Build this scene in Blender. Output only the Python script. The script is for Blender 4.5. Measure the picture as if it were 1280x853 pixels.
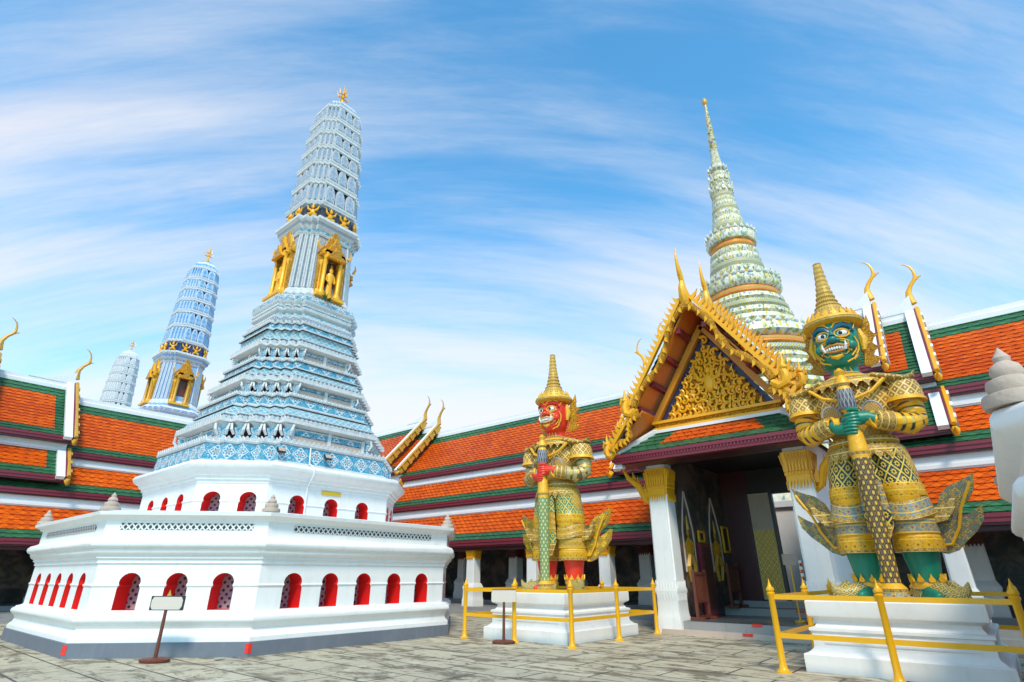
import bpy, bmesh, math, random
from math import sin, cos, pi, radians, sqrt, atan2
from mathutils import Vector, Matrix
from mathutils.geometry import tessellate_polygon

scene = bpy.context.scene
for o in list(bpy.data.objects):
    bpy.data.objects.remove(o)
random.seed(7)

# ------------------------------------------------------------------ camera
cd = bpy.data.cameras.new('camera'); cam = bpy.data.objects.new('camera', cd)
scene.collection.objects.link(cam); scene.camera = cam
cd.sensor_width = 36; cd.lens = 680.0 / 1280 * 36
cd.clip_start = 0.1; cd.clip_end = 3000
cam.location = (0, 0, 1.4)
cam.rotation_euler = (radians(90 + 23.34), 0, radians(40))

# ------------------------------------------------------------------ sun and sky
SUN_DIR = Vector((0.66, -0.72, 1.10)).normalized()
sl = bpy.data.lights.new('sun', 'SUN'); sun = bpy.data.objects.new('sun', sl)
scene.collection.objects.link(sun)
sl.energy = 2.0; sl.angle = radians(11); sl.color = (1, 0.91, 0.75)
sun.rotation_euler = SUN_DIR.to_track_quat('Z', 'Y').to_euler()
sun.location = (10, -10, 30)
scene.view_settings.view_transform = 'Standard'
scene.view_settings.look = 'None'
scene.view_settings.exposure = 0.66
scene.view_settings.gamma = 1


class E:
    """a node socket that understands arithmetic"""
    def __init__(s, nt, sock): s.nt = nt; s.s = sock
    def op(s, o, *a):
        n = s.nt.nodes.new('ShaderNodeMath'); n.operation = o
        for i, x in enumerate((s,) + a):
            if isinstance(x, E): s.nt.links.new(x.s, n.inputs[i])
            else: n.inputs[i].default_value = x
        return E(s.nt, n.outputs[0])
    def __add__(s, b): return s.op('ADD', b)
    def __sub__(s, b): return s.op('SUBTRACT', b)
    def __mul__(s, b): return s.op('MULTIPLY', b)
    def __truediv__(s, b): return s.op('DIVIDE', b)
    def frac(s): return s.op('FRACT')
    def floor(s): return s.op('FLOOR')
    def abs(s): return s.op('ABSOLUTE')
    def gt(s, b): return s.op('GREATER_THAN', b)
    def lt(s, b): return s.op('LESS_THAN', b)
    def max(s, b): return s.op('MAXIMUM', b)
    def min(s, b): return s.op('MINIMUM', b)
    def inv(s): return s * -1.0 + 1.0
    def smooth(s, a, b):
        n = s.nt.nodes.new('ShaderNodeMapRange'); n.interpolation_type = 'SMOOTHSTEP'
        s.nt.links.new(s.s, n.inputs[0]); n.inputs[1].default_value = a; n.inputs[2].default_value = b
        return E(s.nt, n.outputs[0])


def node(nt, t, **kw):
    n = nt.nodes.new(t)
    for k, v in kw.items(): setattr(n, k, v)
    return n


def mix(nt, fac, a, b):
    n = node(nt, 'ShaderNodeMix', data_type='RGBA')
    for i, x in ((0, fac), (6, a), (7, b)):
        if isinstance(x, E): nt.links.new(x.s, n.inputs[i])
        elif hasattr(x, 'links'): nt.links.new(x, n.inputs[i])
        elif i == 0: n.inputs[0].default_value = x
        else: n.inputs[i].default_value = (*x[:3], 1)
    return n.outputs[2]


def noise(nt, vec, scale, detail=4, rough=0.55, dist=0.0):
    n = node(nt, 'ShaderNodeTexNoise')
    n.inputs['Scale'].default_value = scale; n.inputs['Detail'].default_value = detail
    n.inputs['Roughness'].default_value = rough; n.inputs['Distortion'].default_value = dist
    if vec is not None: nt.links.new(vec, n.inputs['Vector'])
    return E(nt, n.outputs['Fac'])


def combine(nt, x, y, z=0.0):
    n = node(nt, 'ShaderNodeCombineXYZ')
    for i, v in enumerate((x, y, z)):
        if isinstance(v, E): nt.links.new(v.s, n.inputs[i])
        else: n.inputs[i].default_value = v
    return n.outputs[0]


world = bpy.data.worlds.new('World'); scene.world = world; world.use_nodes = True
wn = world.node_tree; wn.nodes.clear()
wo = node(wn, 'ShaderNodeOutputWorld'); bg = node(wn, 'ShaderNodeBackground')
sky = node(wn, 'ShaderNodeTexSky', sky_type='NISHITA', sun_disc=False)
sky.sun_elevation = math.asin(SUN_DIR.z); sky.sun_rotation = atan2(SUN_DIR.x, SUN_DIR.y)
sky.air_density = 1.0; sky.dust_density = 0.4; sky.ozone_density = 1.6
bg.inputs['Strength'].default_value = 0.15
tc = node(wn, 'ShaderNodeTexCoord'); sp = node(wn, 'ShaderNodeSeparateXYZ')
wn.links.new(tc.outputs['Generated'], sp.inputs[0])
dx, dy, dz = (E(wn, sp.outputs[i]) for i in range(3))
den = dz.max(0.0) + 0.75
a_ = dx / den; b_ = dy / den
# wind-stretched streaks lying across the view, rising to the right
cr = a_ * 0.766 - b_ * 0.643; cf = b_ * 0.766 - a_ * 0.643
q_ = cf + cr * 0.38
cr = cr * 1.35; q_ = q_ * 1.35; uu = cr; vv = q_
wob = noise(wn, combine(wn, cr, q_, 9.0), 1.8, 4) - 0.5
cv = combine(wn, cr * 1.55 + wob * 0.35, q_ * 1.6 + wob * 0.35, 0.7)
c1 = noise(wn, cv, 1.7, 10, 0.62, 0.2)
c2 = noise(wn, combine(wn, cr * 1.0 + 5.1, q_ * 1.0 + 2.2, 2.0), 1.25, 4, 0.5, 0.2)
c3 = noise(wn, combine(wn, cr * 1.5 + wob * 0.4, q_ * 1.6 + wob * 0.4, 4.0), 4.2, 10, 0.66, 0.15)
low = dz.smooth(0.80, 0.15)
glow = (dy * 0.80 - dx * 0.60).smooth(0.45, 1.0) * low
cl = (c1 * 0.80 + c2 * 0.62 + c3 * 0.26 + low * 0.08 + glow * 0.27 - 0.25).smooth(0.49, 0.86)
tint = node(wn, 'ShaderNodeMix', data_type='RGBA', blend_type='MULTIPLY')
tint.inputs[0].default_value = 1
wn.links.new(sky.outputs[0], tint.inputs[6]); tint.inputs[7].default_value = (0.58, 1.27, 1.40, 1)
warm = noise(wn, combine(wn, uu, vv, 5.0), 1.5, 3)
ccol = mix(wn, warm.smooth(0.40, 0.66), (4.0, 4.05, 4.25), (5.0, 4.2, 3.75))
wn.links.new(mix(wn, cl * 0.95, tint.outputs[2], ccol), bg.inputs[0])
wn.links.new(bg.outputs[0], wo.inputs[0])

# ------------------------------------------------------------------ materials
MATS = {}


def newmat(name, rough=0.5, metal=0.0, spec=0.5):
    m = bpy.data.materials.new(name); m.use_nodes = True
    nt = m.node_tree; p = nt.nodes['Principled BSDF']
    p.inputs['Roughness'].default_value = rough; p.inputs['Metallic'].default_value = metal
    p.inputs['Specular IOR Level'].default_value = spec
    MATS[name] = m
    return m, nt, p


def bump(nt, p, h, strength=0.4, dist=0.02):
    b = node(nt, 'ShaderNodeBump'); b.inputs['Strength'].default_value = strength
    b.inputs['Distance'].default_value = dist
    nt.links.new(h.s, b.inputs['Height']); nt.links.new(b.outputs[0], p.inputs['Normal'])


def uvs(nt):
    t = node(nt, 'ShaderNodeTexCoord'); s = node(nt, 'ShaderNodeSeparateXYZ')
    nt.links.new(t.outputs['UV'], s.inputs[0])
    return E(nt, s.outputs[0]), E(nt, s.outputs[1]), t


def weather(nt, col, t, amt, dirt=(0.25, 0.23, 0.2), scale=1.3):
    """worn paint: blotches and fine run-down streaks with a shape of their own"""
    n = noise(nt, t.outputs['Object'], scale, 8, 0.65)
    mp = node(nt, 'ShaderNodeMapping'); mp.inputs['Scale'].default_value = (5, 5, 0.5)
    nt.links.new(t.outputs['Object'], mp.inputs[0])
    st = noise(nt, mp.outputs[0], scale, 6, 0.6)
    f = (n.smooth(0.46, 0.8) * 0.6 + st.smooth(0.5, 0.8) * 0.5) * amt
    return mix(nt, f, col, dirt)


def plain(name, col, rough=0.5, metal=0.0, amt=0.12, dirt=None, scale=1.5, bs=0.12, bsc=18.0):
    m, nt, p = newmat(name, rough, metal)
    u, v, t = uvs(nt)
    d = dirt or tuple(c * 0.45 for c in col)
    nt.links.new(weather(nt, col, t, amt, d, scale), p.inputs['Base Color'])
    if bs: bump(nt, p, noise(nt, t.outputs['Object'], bsc, 5), bs, 0.02)
    return m


def whitenoise(nt, x, y):
    n = node(nt, 'ShaderNodeTexWhiteNoise', noise_dimensions='2D')
    nt.links.new(combine(nt, x, y), n.inputs['Vector'])
    return E(nt, n.outputs['Value'])


def tiles(name, ca, cb, gap, pu=0.30, pv=0.25, w=0.10, rough=0.4):
    """pointed roof tiles laid in a diamond pattern"""
    m, nt, p = newmat(name, rough, 0.0, 0.3)
    u, v, t = uvs(nt)
    s = u / pu + v / pv; d = u / pu - v / pv
    a = s.frac(); b = d.frac()
    line = a.lt(w).max(b.gt(1 - w))
    r = whitenoise(nt, s.floor(), d.floor())
    big = noise(nt, t.outputs['Object'], 0.55, 6, 0.6)
    c = mix(nt, r * 0.75 + big.smooth(0.35, 0.7) * 0.4, ca, cb)
    c = mix(nt, line * 0.75, c, gap)
    c = mix(nt, noise(nt, t.outputs['Object'], 2.2, 8, 0.7).smooth(0.56, 0.85) * 0.35, c, tuple(x * 0.4 for x in ca))
    nt.links.new(c, p.inputs['Base Color'])
    bump(nt, p, (a.inv() + b) * 0.5, 0.7, 0.06)
    return m


def lattice(name, line_c, cell_c, cell_d, dot_c, pu, pv, w=0.14, dot=0.0, rough=0.4, metal=0.0, bs=0.5, amt=0.0, ring=False):
    """diamond lattice in relief with a flower boss in each cell"""
    m, nt, p = newmat(name, rough, metal)
    u, v, t = uvs(nt)
    s = u / pu + v / pv; d = u / pu - v / pv
    a = (s.frac() - 0.5).abs(); b = (d.frac() - 0.5).abs()
    e = a.max(b)
    line = e.smooth(0.5 - w * 0.62, 0.5 - w * 0.38)
    r = whitenoise(nt, s.floor(), d.floor())
    c = mix(nt, r, cell_c, cell_d)
    h = line
    if dot:
        rr = (a * a + b * b).op('SQRT'); th = a.op('ARCTAN2', b)
        pet = rr + (th * 8.0).op('COSINE') * 0.05
        dm = pet.smooth(dot + 0.03, dot - 0.03)
        if ring: dm = dm * rr.smooth(dot * 0.3, dot * 0.55)
        c = mix(nt, dm, c, dot_c); h = h.max(dm)
    c = mix(nt, line, c, line_c)
    if amt: c = weather(nt, c, t, amt)
    nt.links.new(c, p.inputs['Base Color'])
    bump(nt, p, h, bs, 0.03)
    return m


def motif(name, bgc, fgc, fg2, pu, pv, rough=0.4, metal=0.0, freq=2.3, amt=0.0, edge=0.1, bs=0.5):
    """a running frieze: one curled lotus motif per panel, scroll filling between"""
    m, nt, p = newmat(name, rough, metal)
    u, v, t = uvs(nt)
    fu = ((u / pu).frac() - 0.5); fv = ((v / pv).frac() - 0.5)
    wob = noise(nt, combine(nt, u, v), 9.0, 2) - 0.5
    rr = (fu * fu + fv * fv).op('SQRT') + wob * 0.06
    th = fu.op('ARCTAN2', fv)
    k = rr * (freq * 2) + (th * 6.0).op('COSINE') * 0.28
    c_ = (k.frac() - 0.5).abs().smooth(0.2, 0.32)
    dia = (fu.abs() + fv.abs())
    o = (dia - 0.43).abs().smooth(0.05, 0.025)
    sc = noise(nt, combine(nt, u, v), 17.0, 1, 0.4, 1.2)
    fill = (sc - 0.5).abs().smooth(0.04, 0.02) * dia.gt(0.46)
    e = fv.abs().gt(0.5 - edge * 0.5)
    mk = c_ * dia.lt(0.4) * 1.0
    mk = mk.max(o).max(fill).max(e)
    c = mix(nt, mk, bgc, fgc)
    core = rr.lt(0.1)
    c = mix(nt, core, c, fg2)
    if amt: c = weather(nt, c, t, amt)
    nt.links.new(c, p.inputs['Base Color'])
    bump(nt, p, mk, bs, 0.03)
    return m


WHITE = plain('white limewash', (0.82, 0.80, 0.77), 0.6, amt=0.42, dirt=(0.47, 0.455, 0.43), scale=1.6, bs=0.12, bsc=7)
WHITE2 = plain('white trim paint', (0.80, 0.79, 0.78), 0.5, amt=0.2, dirt=(0.42, 0.40, 0.39), scale=1.2)
GREY = plain('grey plinth paint', (0.15, 0.165, 0.195), 0.6, amt=0.4, dirt=(0.3, 0.3, 0.31), scale=2)
RED = plain('red niche paint', (0.82, 0.016, 0.012), 0.5, amt=0.15)
TAPE = plain('red tape', (0.8, 0.03, 0.02), 0.4, amt=0.05)
MAROON = plain('maroon lacquer', (0.21, 0.020, 0.036), 0.4, amt=0.25)
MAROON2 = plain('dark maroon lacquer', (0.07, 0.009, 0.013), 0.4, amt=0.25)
SOFFIT = plain('orange brown timber', (0.72, 0.21, 0.024), 0.5, amt=0.3)
GOLD = plain('gold leaf', (0.90, 0.42, 0.010), 0.36, 0.1, amt=0.22, dirt=(0.45, 0.17, 0.01), scale=3, bs=0.35, bsc=22)
OLDGOLD = plain('dull gold', (0.60, 0.31, 0.035), 0.42, 0.1, amt=0.35, dirt=(0.22, 0.09, 0.02), scale=3, bs=0.3, bsc=16)
RAIL = plain('gold rail paint', (0.88, 0.43, 0.006), 0.28, 0.1, amt=0.25, dirt=(0.4, 0.2, 0.02), scale=3, bs=0.05)
STONE = plain('weathered pale stone', (0.50, 0.385, 0.31), 0.85, amt=0.5, dirt=(0.24, 0.2, 0.17), scale=5, bs=0.5)
PINK = plain('pinkish stone', (0.55, 0.42, 0.34), 0.7, amt=0.3)
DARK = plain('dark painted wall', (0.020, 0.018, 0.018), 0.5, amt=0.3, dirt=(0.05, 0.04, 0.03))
BROWNW = plain('brown timber', (0.14, 0.035, 0.018), 0.45, amt=0.3)
BOARD = plain('aged pale board', (0.62, 0.53, 0.45), 0.5, amt=0.25)
BLACKM = plain('black metal', (0.02, 0.02, 0.022), 0.4, amt=0.1)
YELLOWP = plain('yellow plaque paint', (0.8, 0.5, 0.02), 0.4, amt=0.1)
CABLE = plain('white cable', (0.85, 0.85, 0.85), 0.5, amt=0.0, bs=0)
LEAF = plain('green leaf', (0.06, 0.12, 0.02), 0.5, amt=0.2)
GOLDWOOD = plain('ochre painted timber', (0.68, 0.27, 0.02), 0.45, amt=0.25)
NAVY = plain('navy backing', (0.025, 0.03, 0.075), 0.4, amt=0.2)
MARBLE = plain('worn grey marble step', (0.30, 0.29, 0.28), 0.35, amt=0.5, dirt=(0.14, 0.125, 0.11), scale=2.5)
DARKMARBLE = plain('dark polished floor', (0.10, 0.11, 0.12), 0.25, amt=0.5, dirt=(0.05, 0.05, 0.05), scale=2)
EYEW = plain('white enamel', (0.85, 0.83, 0.78), 0.3, amt=0.0, bs=0)
BLACK = plain('black enamel', (0.012, 0.012, 0.015), 0.25, amt=0.0, bs=0)

ORANGE_T = tiles('orange glazed tile', (0.86, 0.145, 0.003), (0.60, 0.070, 0.003), (0.14, 0.012, 0.005))
GREEN_T = tiles('green glazed tile', (0.050, 0.185, 0.078), (0.026, 0.110, 0.050), (0.010, 0.035, 0.022))
# right-hand side roofs have paler joints
GRILLE = lattice('black and white grille', (0.72, 0.7, 0.66), (0.02, 0.02, 0.02), (0.05, 0.05, 0.05), (0.72, 0.7, 0.66), 0.12, 0.14, 0.34)
NICHE_L = lattice('mauve pierced screen', (0.36, 0.31, 0.35), (0.36, 0.31, 0.35), (0.34, 0.29, 0.33), (0.012, 0.01, 0.014), 0.15, 0.15, 0.05, dot=0.27, bs=-0.3)


def noise_mural():
    m, nt, p = newmat('dark wall painting', 0.35)
    u, v, t = uvs(nt)
    n1 = noise(nt, t.outputs['Object'], 1.6, 7, 0.65, 0.6); n2 = noise(nt, t.outputs['Object'], 7, 5, 0.7, 1.5)
    c = mix(nt, n1.smooth(0.4, 0.65), (0.035, 0.032, 0.034), (0.21, 0.135, 0.095))
    c = mix(nt, n2.smooth(0.56, 0.68) * 0.6, c, (0.30, 0.2, 0.11))
    c = mix(nt, noise(nt, t.outputs['Object'], 3.3, 6, 0.6).smooth(0.6, 0.7) * 0.5, c, (0.02, 0.05, 0.05))
    nt.links.new(c, p.inputs['Base Color'])
    return m


MURAL = noise_mural()


def gold_relief(name, ga, gb, back, sc=9.0):
    m, nt, p = newmat(name, 0.36, 0.1)
    u, v, t = uvs(nt)
    n = noise(nt, combine(nt, u, v), sc, 3, 0.5, 2.2)
    k = (n * 5.0).frac()
    h = (k - 0.5).abs()
    c = mix(nt, h.smooth(0.1, 0.36), ga, gb)
    c = mix(nt, h.smooth(0.41, 0.47), c, back)
    nt.links.new(c, p.inputs['Base Color']); bump(nt, p, h.inv(), 0.9, 0.05)
    return m


GRELIEF = gold_relief('carved gilt relief', (0.94, 0.47, 0.015), (0.66, 0.26, 0.008), (0.22, 0.06, 0.01))
GRELIEF2 = gold_relief('deep carved gilt ground', (0.75, 0.38, 0.015), (0.42, 0.16, 0.008), (0.06, 0.02, 0.012), 6.0)


def striped(name, bands, period, rough=0.4, metal=0.2):
    """rows of armlet rings: bands = (upto, colour) along v within a period"""
    m, nt, p = newmat(name, rough, metal)
    u, v, t = uvs(nt)
    f = (v / period).frac()
    c = None
    for up, col in reversed(bands):
        c = mix(nt, f.lt(up), c, col) if c is not None else mix(nt, 0.0, col, col)
    bd = ((u / 0.09).frac() - 0.5).abs().smooth(0.18, 0.3)
    c = mix(nt, bd * f.gt(0.62), c, (0.75, 0.5, 0.1))
    nt.links.new(c, p.inputs['Base Color'])
    bump(nt, p, (f - 0.5).abs() + bd * 0.2, 0.7, 0.05)
    return m


def ground_mat():
    m, nt, p = newmat('worn stone paving', 0.6)
    t = node(nt, 'ShaderNodeTexCoord')
    br = node(nt, 'ShaderNodeTexBrick', offset=0.5, offset_frequency=2, squash=1.0)
    mp = node(nt, 'ShaderNodeMapping'); mp.inputs['Rotation'].default_value = (0, 0, radians(0))
    nt.links.new(t.outputs['Object'], mp.inputs[0])
    wv = noise(nt, t.outputs['Object'], 0.8, 2)
    nt.links.new(mp.outputs[0], br.inputs['Vector'])
    br.inputs['Scale'].default_value = 1.0; br.inputs['Brick Width'].default_value = 1.5; br.inputs['Row Height'].default_value = 0.8
    br.inputs['Mortar Size'].default_value = 0.02; br.inputs['Mortar Smooth'].default_value = 0.25; br.inputs['Bias'].default_value = 0.0
    br.inputs['Color1'].default_value = (0.58, 0.50, 0.345, 1); br.inputs['Color2'].default_value = (0.42, 0.375, 0.27, 1)
    br.inputs['Mortar'].default_value = (0.07, 0.06, 0.045, 1)
    ms = node(nt, 'ShaderNodeMapping'); ms.inputs['Scale'].default_value = (0.8, 1.9, 1)
    nt.links.new(t.outputs['Object'], ms.inputs[0])
    n1 = noise(nt, ms.outputs[0], 1.1, 9, 0.66, 0.5)
    n2 = noise(nt, t.outputs['Object'], 3.5, 9, 0.7, 0.8)
    n3 = noise(nt, t.outputs['Object'], 0.28, 4, 0.5)
    c = mix(nt, n3.smooth(0.35, 0.65) * 0.5, br.outputs['Color'], (0.50, 0.42, 0.27))
    c = mix(nt, n1.smooth(0.49, 0.60) * 0.8, c, (0.125, 0.09, 0.05))
    c = mix(nt, n2.smooth(0.53, 0.64) * 0.75, c, (0.06, 0.05, 0.04))
    c = mix(nt, noise(nt, t.outputs['Object'], 1.9, 8, 0.6, 0.4).smooth(0.55, 0.7) * 0.6, c, (0.62, 0.58, 0.46))
    fl = E(nt, br.outputs['Fac'])
    c = mix(nt, fl * 0.7, c, (0.06, 0.05, 0.04))
    nt.links.new(c, p.inputs['Base Color'])
    bump(nt, p, n2 * 0.5 + n1 * 0.5 - fl * 1.4, 0.9, 0.04)
    return m


GROUND = ground_mat()


def mosaic(name, cols, scale=7.0):
    m, nt, p = newmat(name, 0.35)
    u, v, t = uvs(nt)
    vo = node(nt, 'ShaderNodeTexVoronoi'); vo.inputs['Scale'].default_value = scale
    nt.links.new(combine(nt, u, v * 1.1), vo.inputs['Vector'])
    s = node(nt, 'ShaderNodeSeparateColor'); nt.links.new(vo.outputs['Color'], s.inputs[0])
    r = E(nt, s.outputs[0])
    c = mix(nt, 0.0, cols[0], cols[0])
    for i, col in enumerate(cols[1:]):
        c = mix(nt, r.gt(0.4 + 0.6 * i / (len(cols) - 1)), c, col)
    d = E(nt, vo.outputs['Distance'])
    c = mix(nt, d.smooth(0.5, 0.7) * 0.6, c, (0.8, 0.8, 0.76))
    nt.links.new(c, p.inputs['Base Color']); bump(nt, p, d.inv(), 0.6, 0.06)
    return m

# ------------------------------------------------------------------ mesh building


def link(o, parent=None):
    scene.collection.objects.link(o)
    if parent is not None: o.parent = parent
    return o


def thing(name, label, cat, loc=(0, 0, 0), rz=0.0, group=None):
    o = bpy.data.objects.new(name, None); o.empty_display_size = 0.3
    scene.collection.objects.link(o); o.location = loc; o.rotation_euler = (0, 0, rz)
    o['label'] = label; o['category'] = cat
    if group: o['group'] = group
    return o


def tag(o, label, cat, group=None):
    o['label'] = label; o['category'] = cat
    if group: o['group'] = group
    return o


class MB:
    def __init__(s): s.v = []; s.f = []; s.m = []; s.uv = []; s.mats = []; s.T = None
    def mi(s, m):
        if m not in s.mats: s.mats.append(m)
        return s.mats.index(m)
    def add(s, verts, faces, mat, uv=None):
        b = len(s.v); k = s.mi(mat)
        s.v += [tuple(s.T @ Vector(p)) if s.T else tuple(p) for p in verts]
        for i, f in enumerate(faces):
            s.f.append(tuple(b + j for j in f)); s.m.append(k)
            s.uv.append(uv[i] if uv else None)
    def quad(s, a, b, c, d, mat, uv=None): s.add([a, b, c, d], [(0, 1, 2, 3)], mat, [uv] if uv else None)
    def box(s, x0, x1, y0, y1, z0, z1, mat):
        v = [(x0, y0, z0), (x1, y0, z0), (x1, y1, z0), (x0, y1, z0), (x0, y0, z1), (x1, y0, z1), (x1, y1, z1), (x0, y1, z1)]
        s.add(v, [(3, 2, 1, 0), (4, 5, 6, 7), (0, 1, 5, 4), (1, 2, 6, 5), (2, 3, 7, 6), (3, 0, 4, 7)], mat)
    def obox(s, c, ax, ay, az, mat):
        """box from centre and three half-axis vectors"""
        c, ax, ay, az = map(Vector, (c, ax, ay, az))
        v = [c + ax * i + ay * j + az * k for k in (-1, 1) for i, j in ((-1, -1), (1, -1), (1, 1), (-1, 1))]
        s.add(v, [(3, 2, 1, 0), (4, 5, 6, 7), (0, 1, 5, 4), (1, 2, 6, 5), (2, 3, 7, 6), (3, 0, 4, 7)], mat)
    def loft(s, rings, mats, closed=True, cap0=True, cap1=True):
        """rings: lists of points, same count; mats: one or one per band"""
        n = len(rings[0]); b = len(s.v)
        s.v += [tuple(s.T @ Vector(p)) if s.T else tuple(p) for r in rings for p in r]
        us = [0.0]
        for j in range(n):
            us.append(us[-1] + max((Vector(r[(j + 1) % n]) - Vector(r[j])).length for r in rings[::max(1, len(rings) // 4)]))
        vv = [0.0]
        for i in range(len(rings) - 1):
            vv.append(vv[-1] + max((Vector(rings[i + 1][0]) - Vector(rings[i][0])).length, abs(rings[i + 1][n // 2][2] - rings[i][n // 2][2])))
        for i in range(len(rings) - 1):
            mt = mats[i] if isinstance(mats, (list, tuple)) else mats
            k = s.mi(mt)
            for j in range(n if closed else n - 1):
                j2 = (j + 1) % n
                s.f.append((b + i * n + j, b + i * n + j2, b + (i + 1) * n + j2, b + (i + 1) * n + j)); s.m.append(k)
                s.uv.append(((us[j], vv[i]), (us[j + 1], vv[i]), (us[j + 1], vv[i + 1]), (us[j], vv[i + 1])))
        for cp, i in ((cap0, 0), (cap1, len(rings) - 1)):
            if cp and closed:
                mt = mats[min(i, len(mats) - 1)] if isinstance(mats, (list, tuple)) else mats
                idx = tuple(b + i * n + j for j in range(n))
                s.f.append(idx[::-1] if i == 0 else idx); s.m.append(s.mi(mt)); s.uv.append(None)
    def lathe(s, prof, mats, c=(0, 0), n=16, sx=1.0, sy=1.0, ph=0.0):
        rings = [[(c[0] + r * sx * cos(2 * pi * j / n + ph), c[1] + r * sy * sin(2 * pi * j / n + ph), z) for j in range(n)] for r, z in prof]
        s.loft(rings, mats)
    def tube(s, pts, radii, mat, n=8, flat=1.0, up=None):
        pts = [Vector(p) for p in pts]; rings = []
        if not isinstance(radii, (list, tuple)): radii = [radii] * len(pts)
        t0 = (pts[1] - pts[0]).normalized()
        ref = Vector(up) if up else (Vector((0, 0, 1)) if abs(t0.z) < 0.8 else Vector((1, 0, 0)))
        for i, p in enumerate(pts):
            t = (pts[min(i + 1, len(pts) - 1)] - pts[max(i - 1, 0)]).normalized()
            a = t.cross(ref)
            if a.length < 1e-4: a = t.orthogonal()
            a.normalize(); b = a.cross(t).normalized()
            if not up: ref = b
            rings.append([p + a * (radii[i] * flat * cos(2 * pi * j / n)) + b * (radii[i] * sin(2 * pi * j / n)) for j in range(n)])
        s.loft(rings, mat)
    def prism(s, poly, o, ax, ay, nrm, th, mat, mat_side=None):
        """outline (x, y) in the plane o, ax, ay extruded by th along nrm"""
        o, ax, ay, nrm = map(Vector, (o, ax, ay, nrm))
        n = len(poly); P = [o + ax * x + ay * y for x, y in poly]
        Q = [p + nrm * th for p in P]
        tri = tessellate_polygon([[Vector((x, y, 0)) for x, y in poly]])
        uv = [tuple(poly[i] for i in t) for t in tri]
        s.add(Q, tri, mat, uv); s.add(P, [t[::-1] for t in tri], mat, [u[::-1] for u in uv])
        s.add(P + Q, [(i, (i + 1) % n, n + (i + 1) % n, n + i) for i in range(n)], mat_side or mat)
    def ball(s, c, r, mat, n=10, m=6):
        rx, ry, rz = r if isinstance(r, (list, tuple)) else (r, r, r)
        rings = []
        for i in range(m + 1):
            a = -pi / 2 + pi * i / m; q = max(cos(a), 0.02)
            rings.append([(c[0] + rx * q * cos(2 * pi * j / n), c[1] + ry * q * sin(2 * pi * j / n), c[2] + rz * sin(a)) for j in range(n)])
        s.loft(rings, mat)
    def mesh(s, name, sharp=38):
        me = bpy.data.meshes.new(name); me.from_pydata(s.v, [], s.f)
        for m in s.mats: me.materials.append(m)
        me.polygons.foreach_set('material_index', s.m)
        uvl = me.uv_layers.new(name='UVMap')
        me.update()
        data = [0.0] * (2 * len(me.loops))
        for p in me.polygons:
            u = s.uv[p.index]
            if u is None:
                nx, ny, nz = p.normal; h = sqrt(nx * nx + ny * ny)
                for li in p.loop_indices:
                    x, y, z = s.v[me.loops[li].vertex_index]
                    if h > 0.35: data[2 * li] = (-ny * x + nx * y) / h; data[2 * li + 1] = z if h > 0.8 else z / h
                    else: data[2 * li] = x; data[2 * li + 1] = y
            else:
                for k, li in enumerate(p.loop_indices): data[2 * li], data[2 * li + 1] = u[k]
        uvl.data.foreach_set('uv', data)
        me.polygons.foreach_set('use_smooth', [True] * len(me.polygons))
        me.set_sharp_from_angle(angle=radians(sharp))
        return me
    def build(s, name, parent=None, loc=None, rz=0.0, sharp=38, label=None):
        o = bpy.data.objects.new(name, s.mesh(name, sharp)); link(o, parent)
        if loc: o.location = loc
        if rz: o.rotation_euler = (0, 0, rz)
        if label: o['label'] = label
        return o


def put(mesh, name, parent, loc=(0, 0, 0), rz=0.0, scale=None):
    o = bpy.data.objects.new(name, mesh); link(o, parent); o.location = loc; o.rotation_euler = (0, 0, rz)
    if scale: o.scale = scale
    return o


def kids(o): return [c for c in bpy.data.objects if c.parent == o]


def leaf(w, h, lean=0.0, n=6):
    """pointed leaf outline, base at origin"""
    L = [(-w * (0.55 + 0.45 * sin(pi * min(1, t * 1.5))) * (1 - t) ** 0.75 + lean * t * t, h * t) for t in [i / n for i in range(n)]]
    R = [(w * (0.55 + 0.45 * sin(pi * min(1, t * 1.5))) * (1 - t) ** 0.75 + lean * t * t, h * t) for t in [i / n for i in range(n)]]
    return R + [(lean, h)] + L[::-1]


# ------------------------------------------------------------------ ground
g = MB(); g.quad((-400, -400, 0), (400, -400, 0), (400, 400, 0), (-400, 400, 0), GROUND)
go = g.build('ground'); go['kind'] = 'structure'

# ------------------------------------------------------------------ prang towers
A0, F0 = 4.93, 2.6          # half width and half length of a long side of the lower terrace


def octa(d, a=A0, f=F0):
    q = (a + f) / sqrt(2) + d; a = a + d; f = sqrt(2) * q - a
    return [(a, -f), (a, f), (f, a), (-f, a), (-a, f), (-a, -f), (-f, -a), (f, -a)]


def redent(r, fr=0.56, n=4):
    f = r * fr; s = (r - f) / n; q = []
    for k in range(n):
        q.append((r - k * s, f + k * s)); q.append((r - (k + 1) * s, f + k * s))
    q.append((f, r))
    out = []
    for i in range(4):
        c, sn = round(cos(i * pi / 2)), round(sin(i * pi / 2))
        out += [(x * c - y * sn, x * sn + y * c) for x, y in q]
    return out


def rings(planf, prof): return [[(x, y, z) for x, y in planf(d)] for d, z in prof]


def arch_outline(w, z0, z1, zm):
    """round-headed opening pinched at the string course"""
    h = w / 2
    right = [(h, z0), (h, zm - 0.05), (h * 0.86, zm), (h * 0.95, zm + 0.05)]
    zc = zm + 0.05
    top = [(h * 0.95 * cos(t), zc + (z1 - zc) * sin(t)) for t in [pi * i / 10 for i in range(1, 10)]]
    return right + top + [(-x, z) for x, z in right[::-1]]


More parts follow.
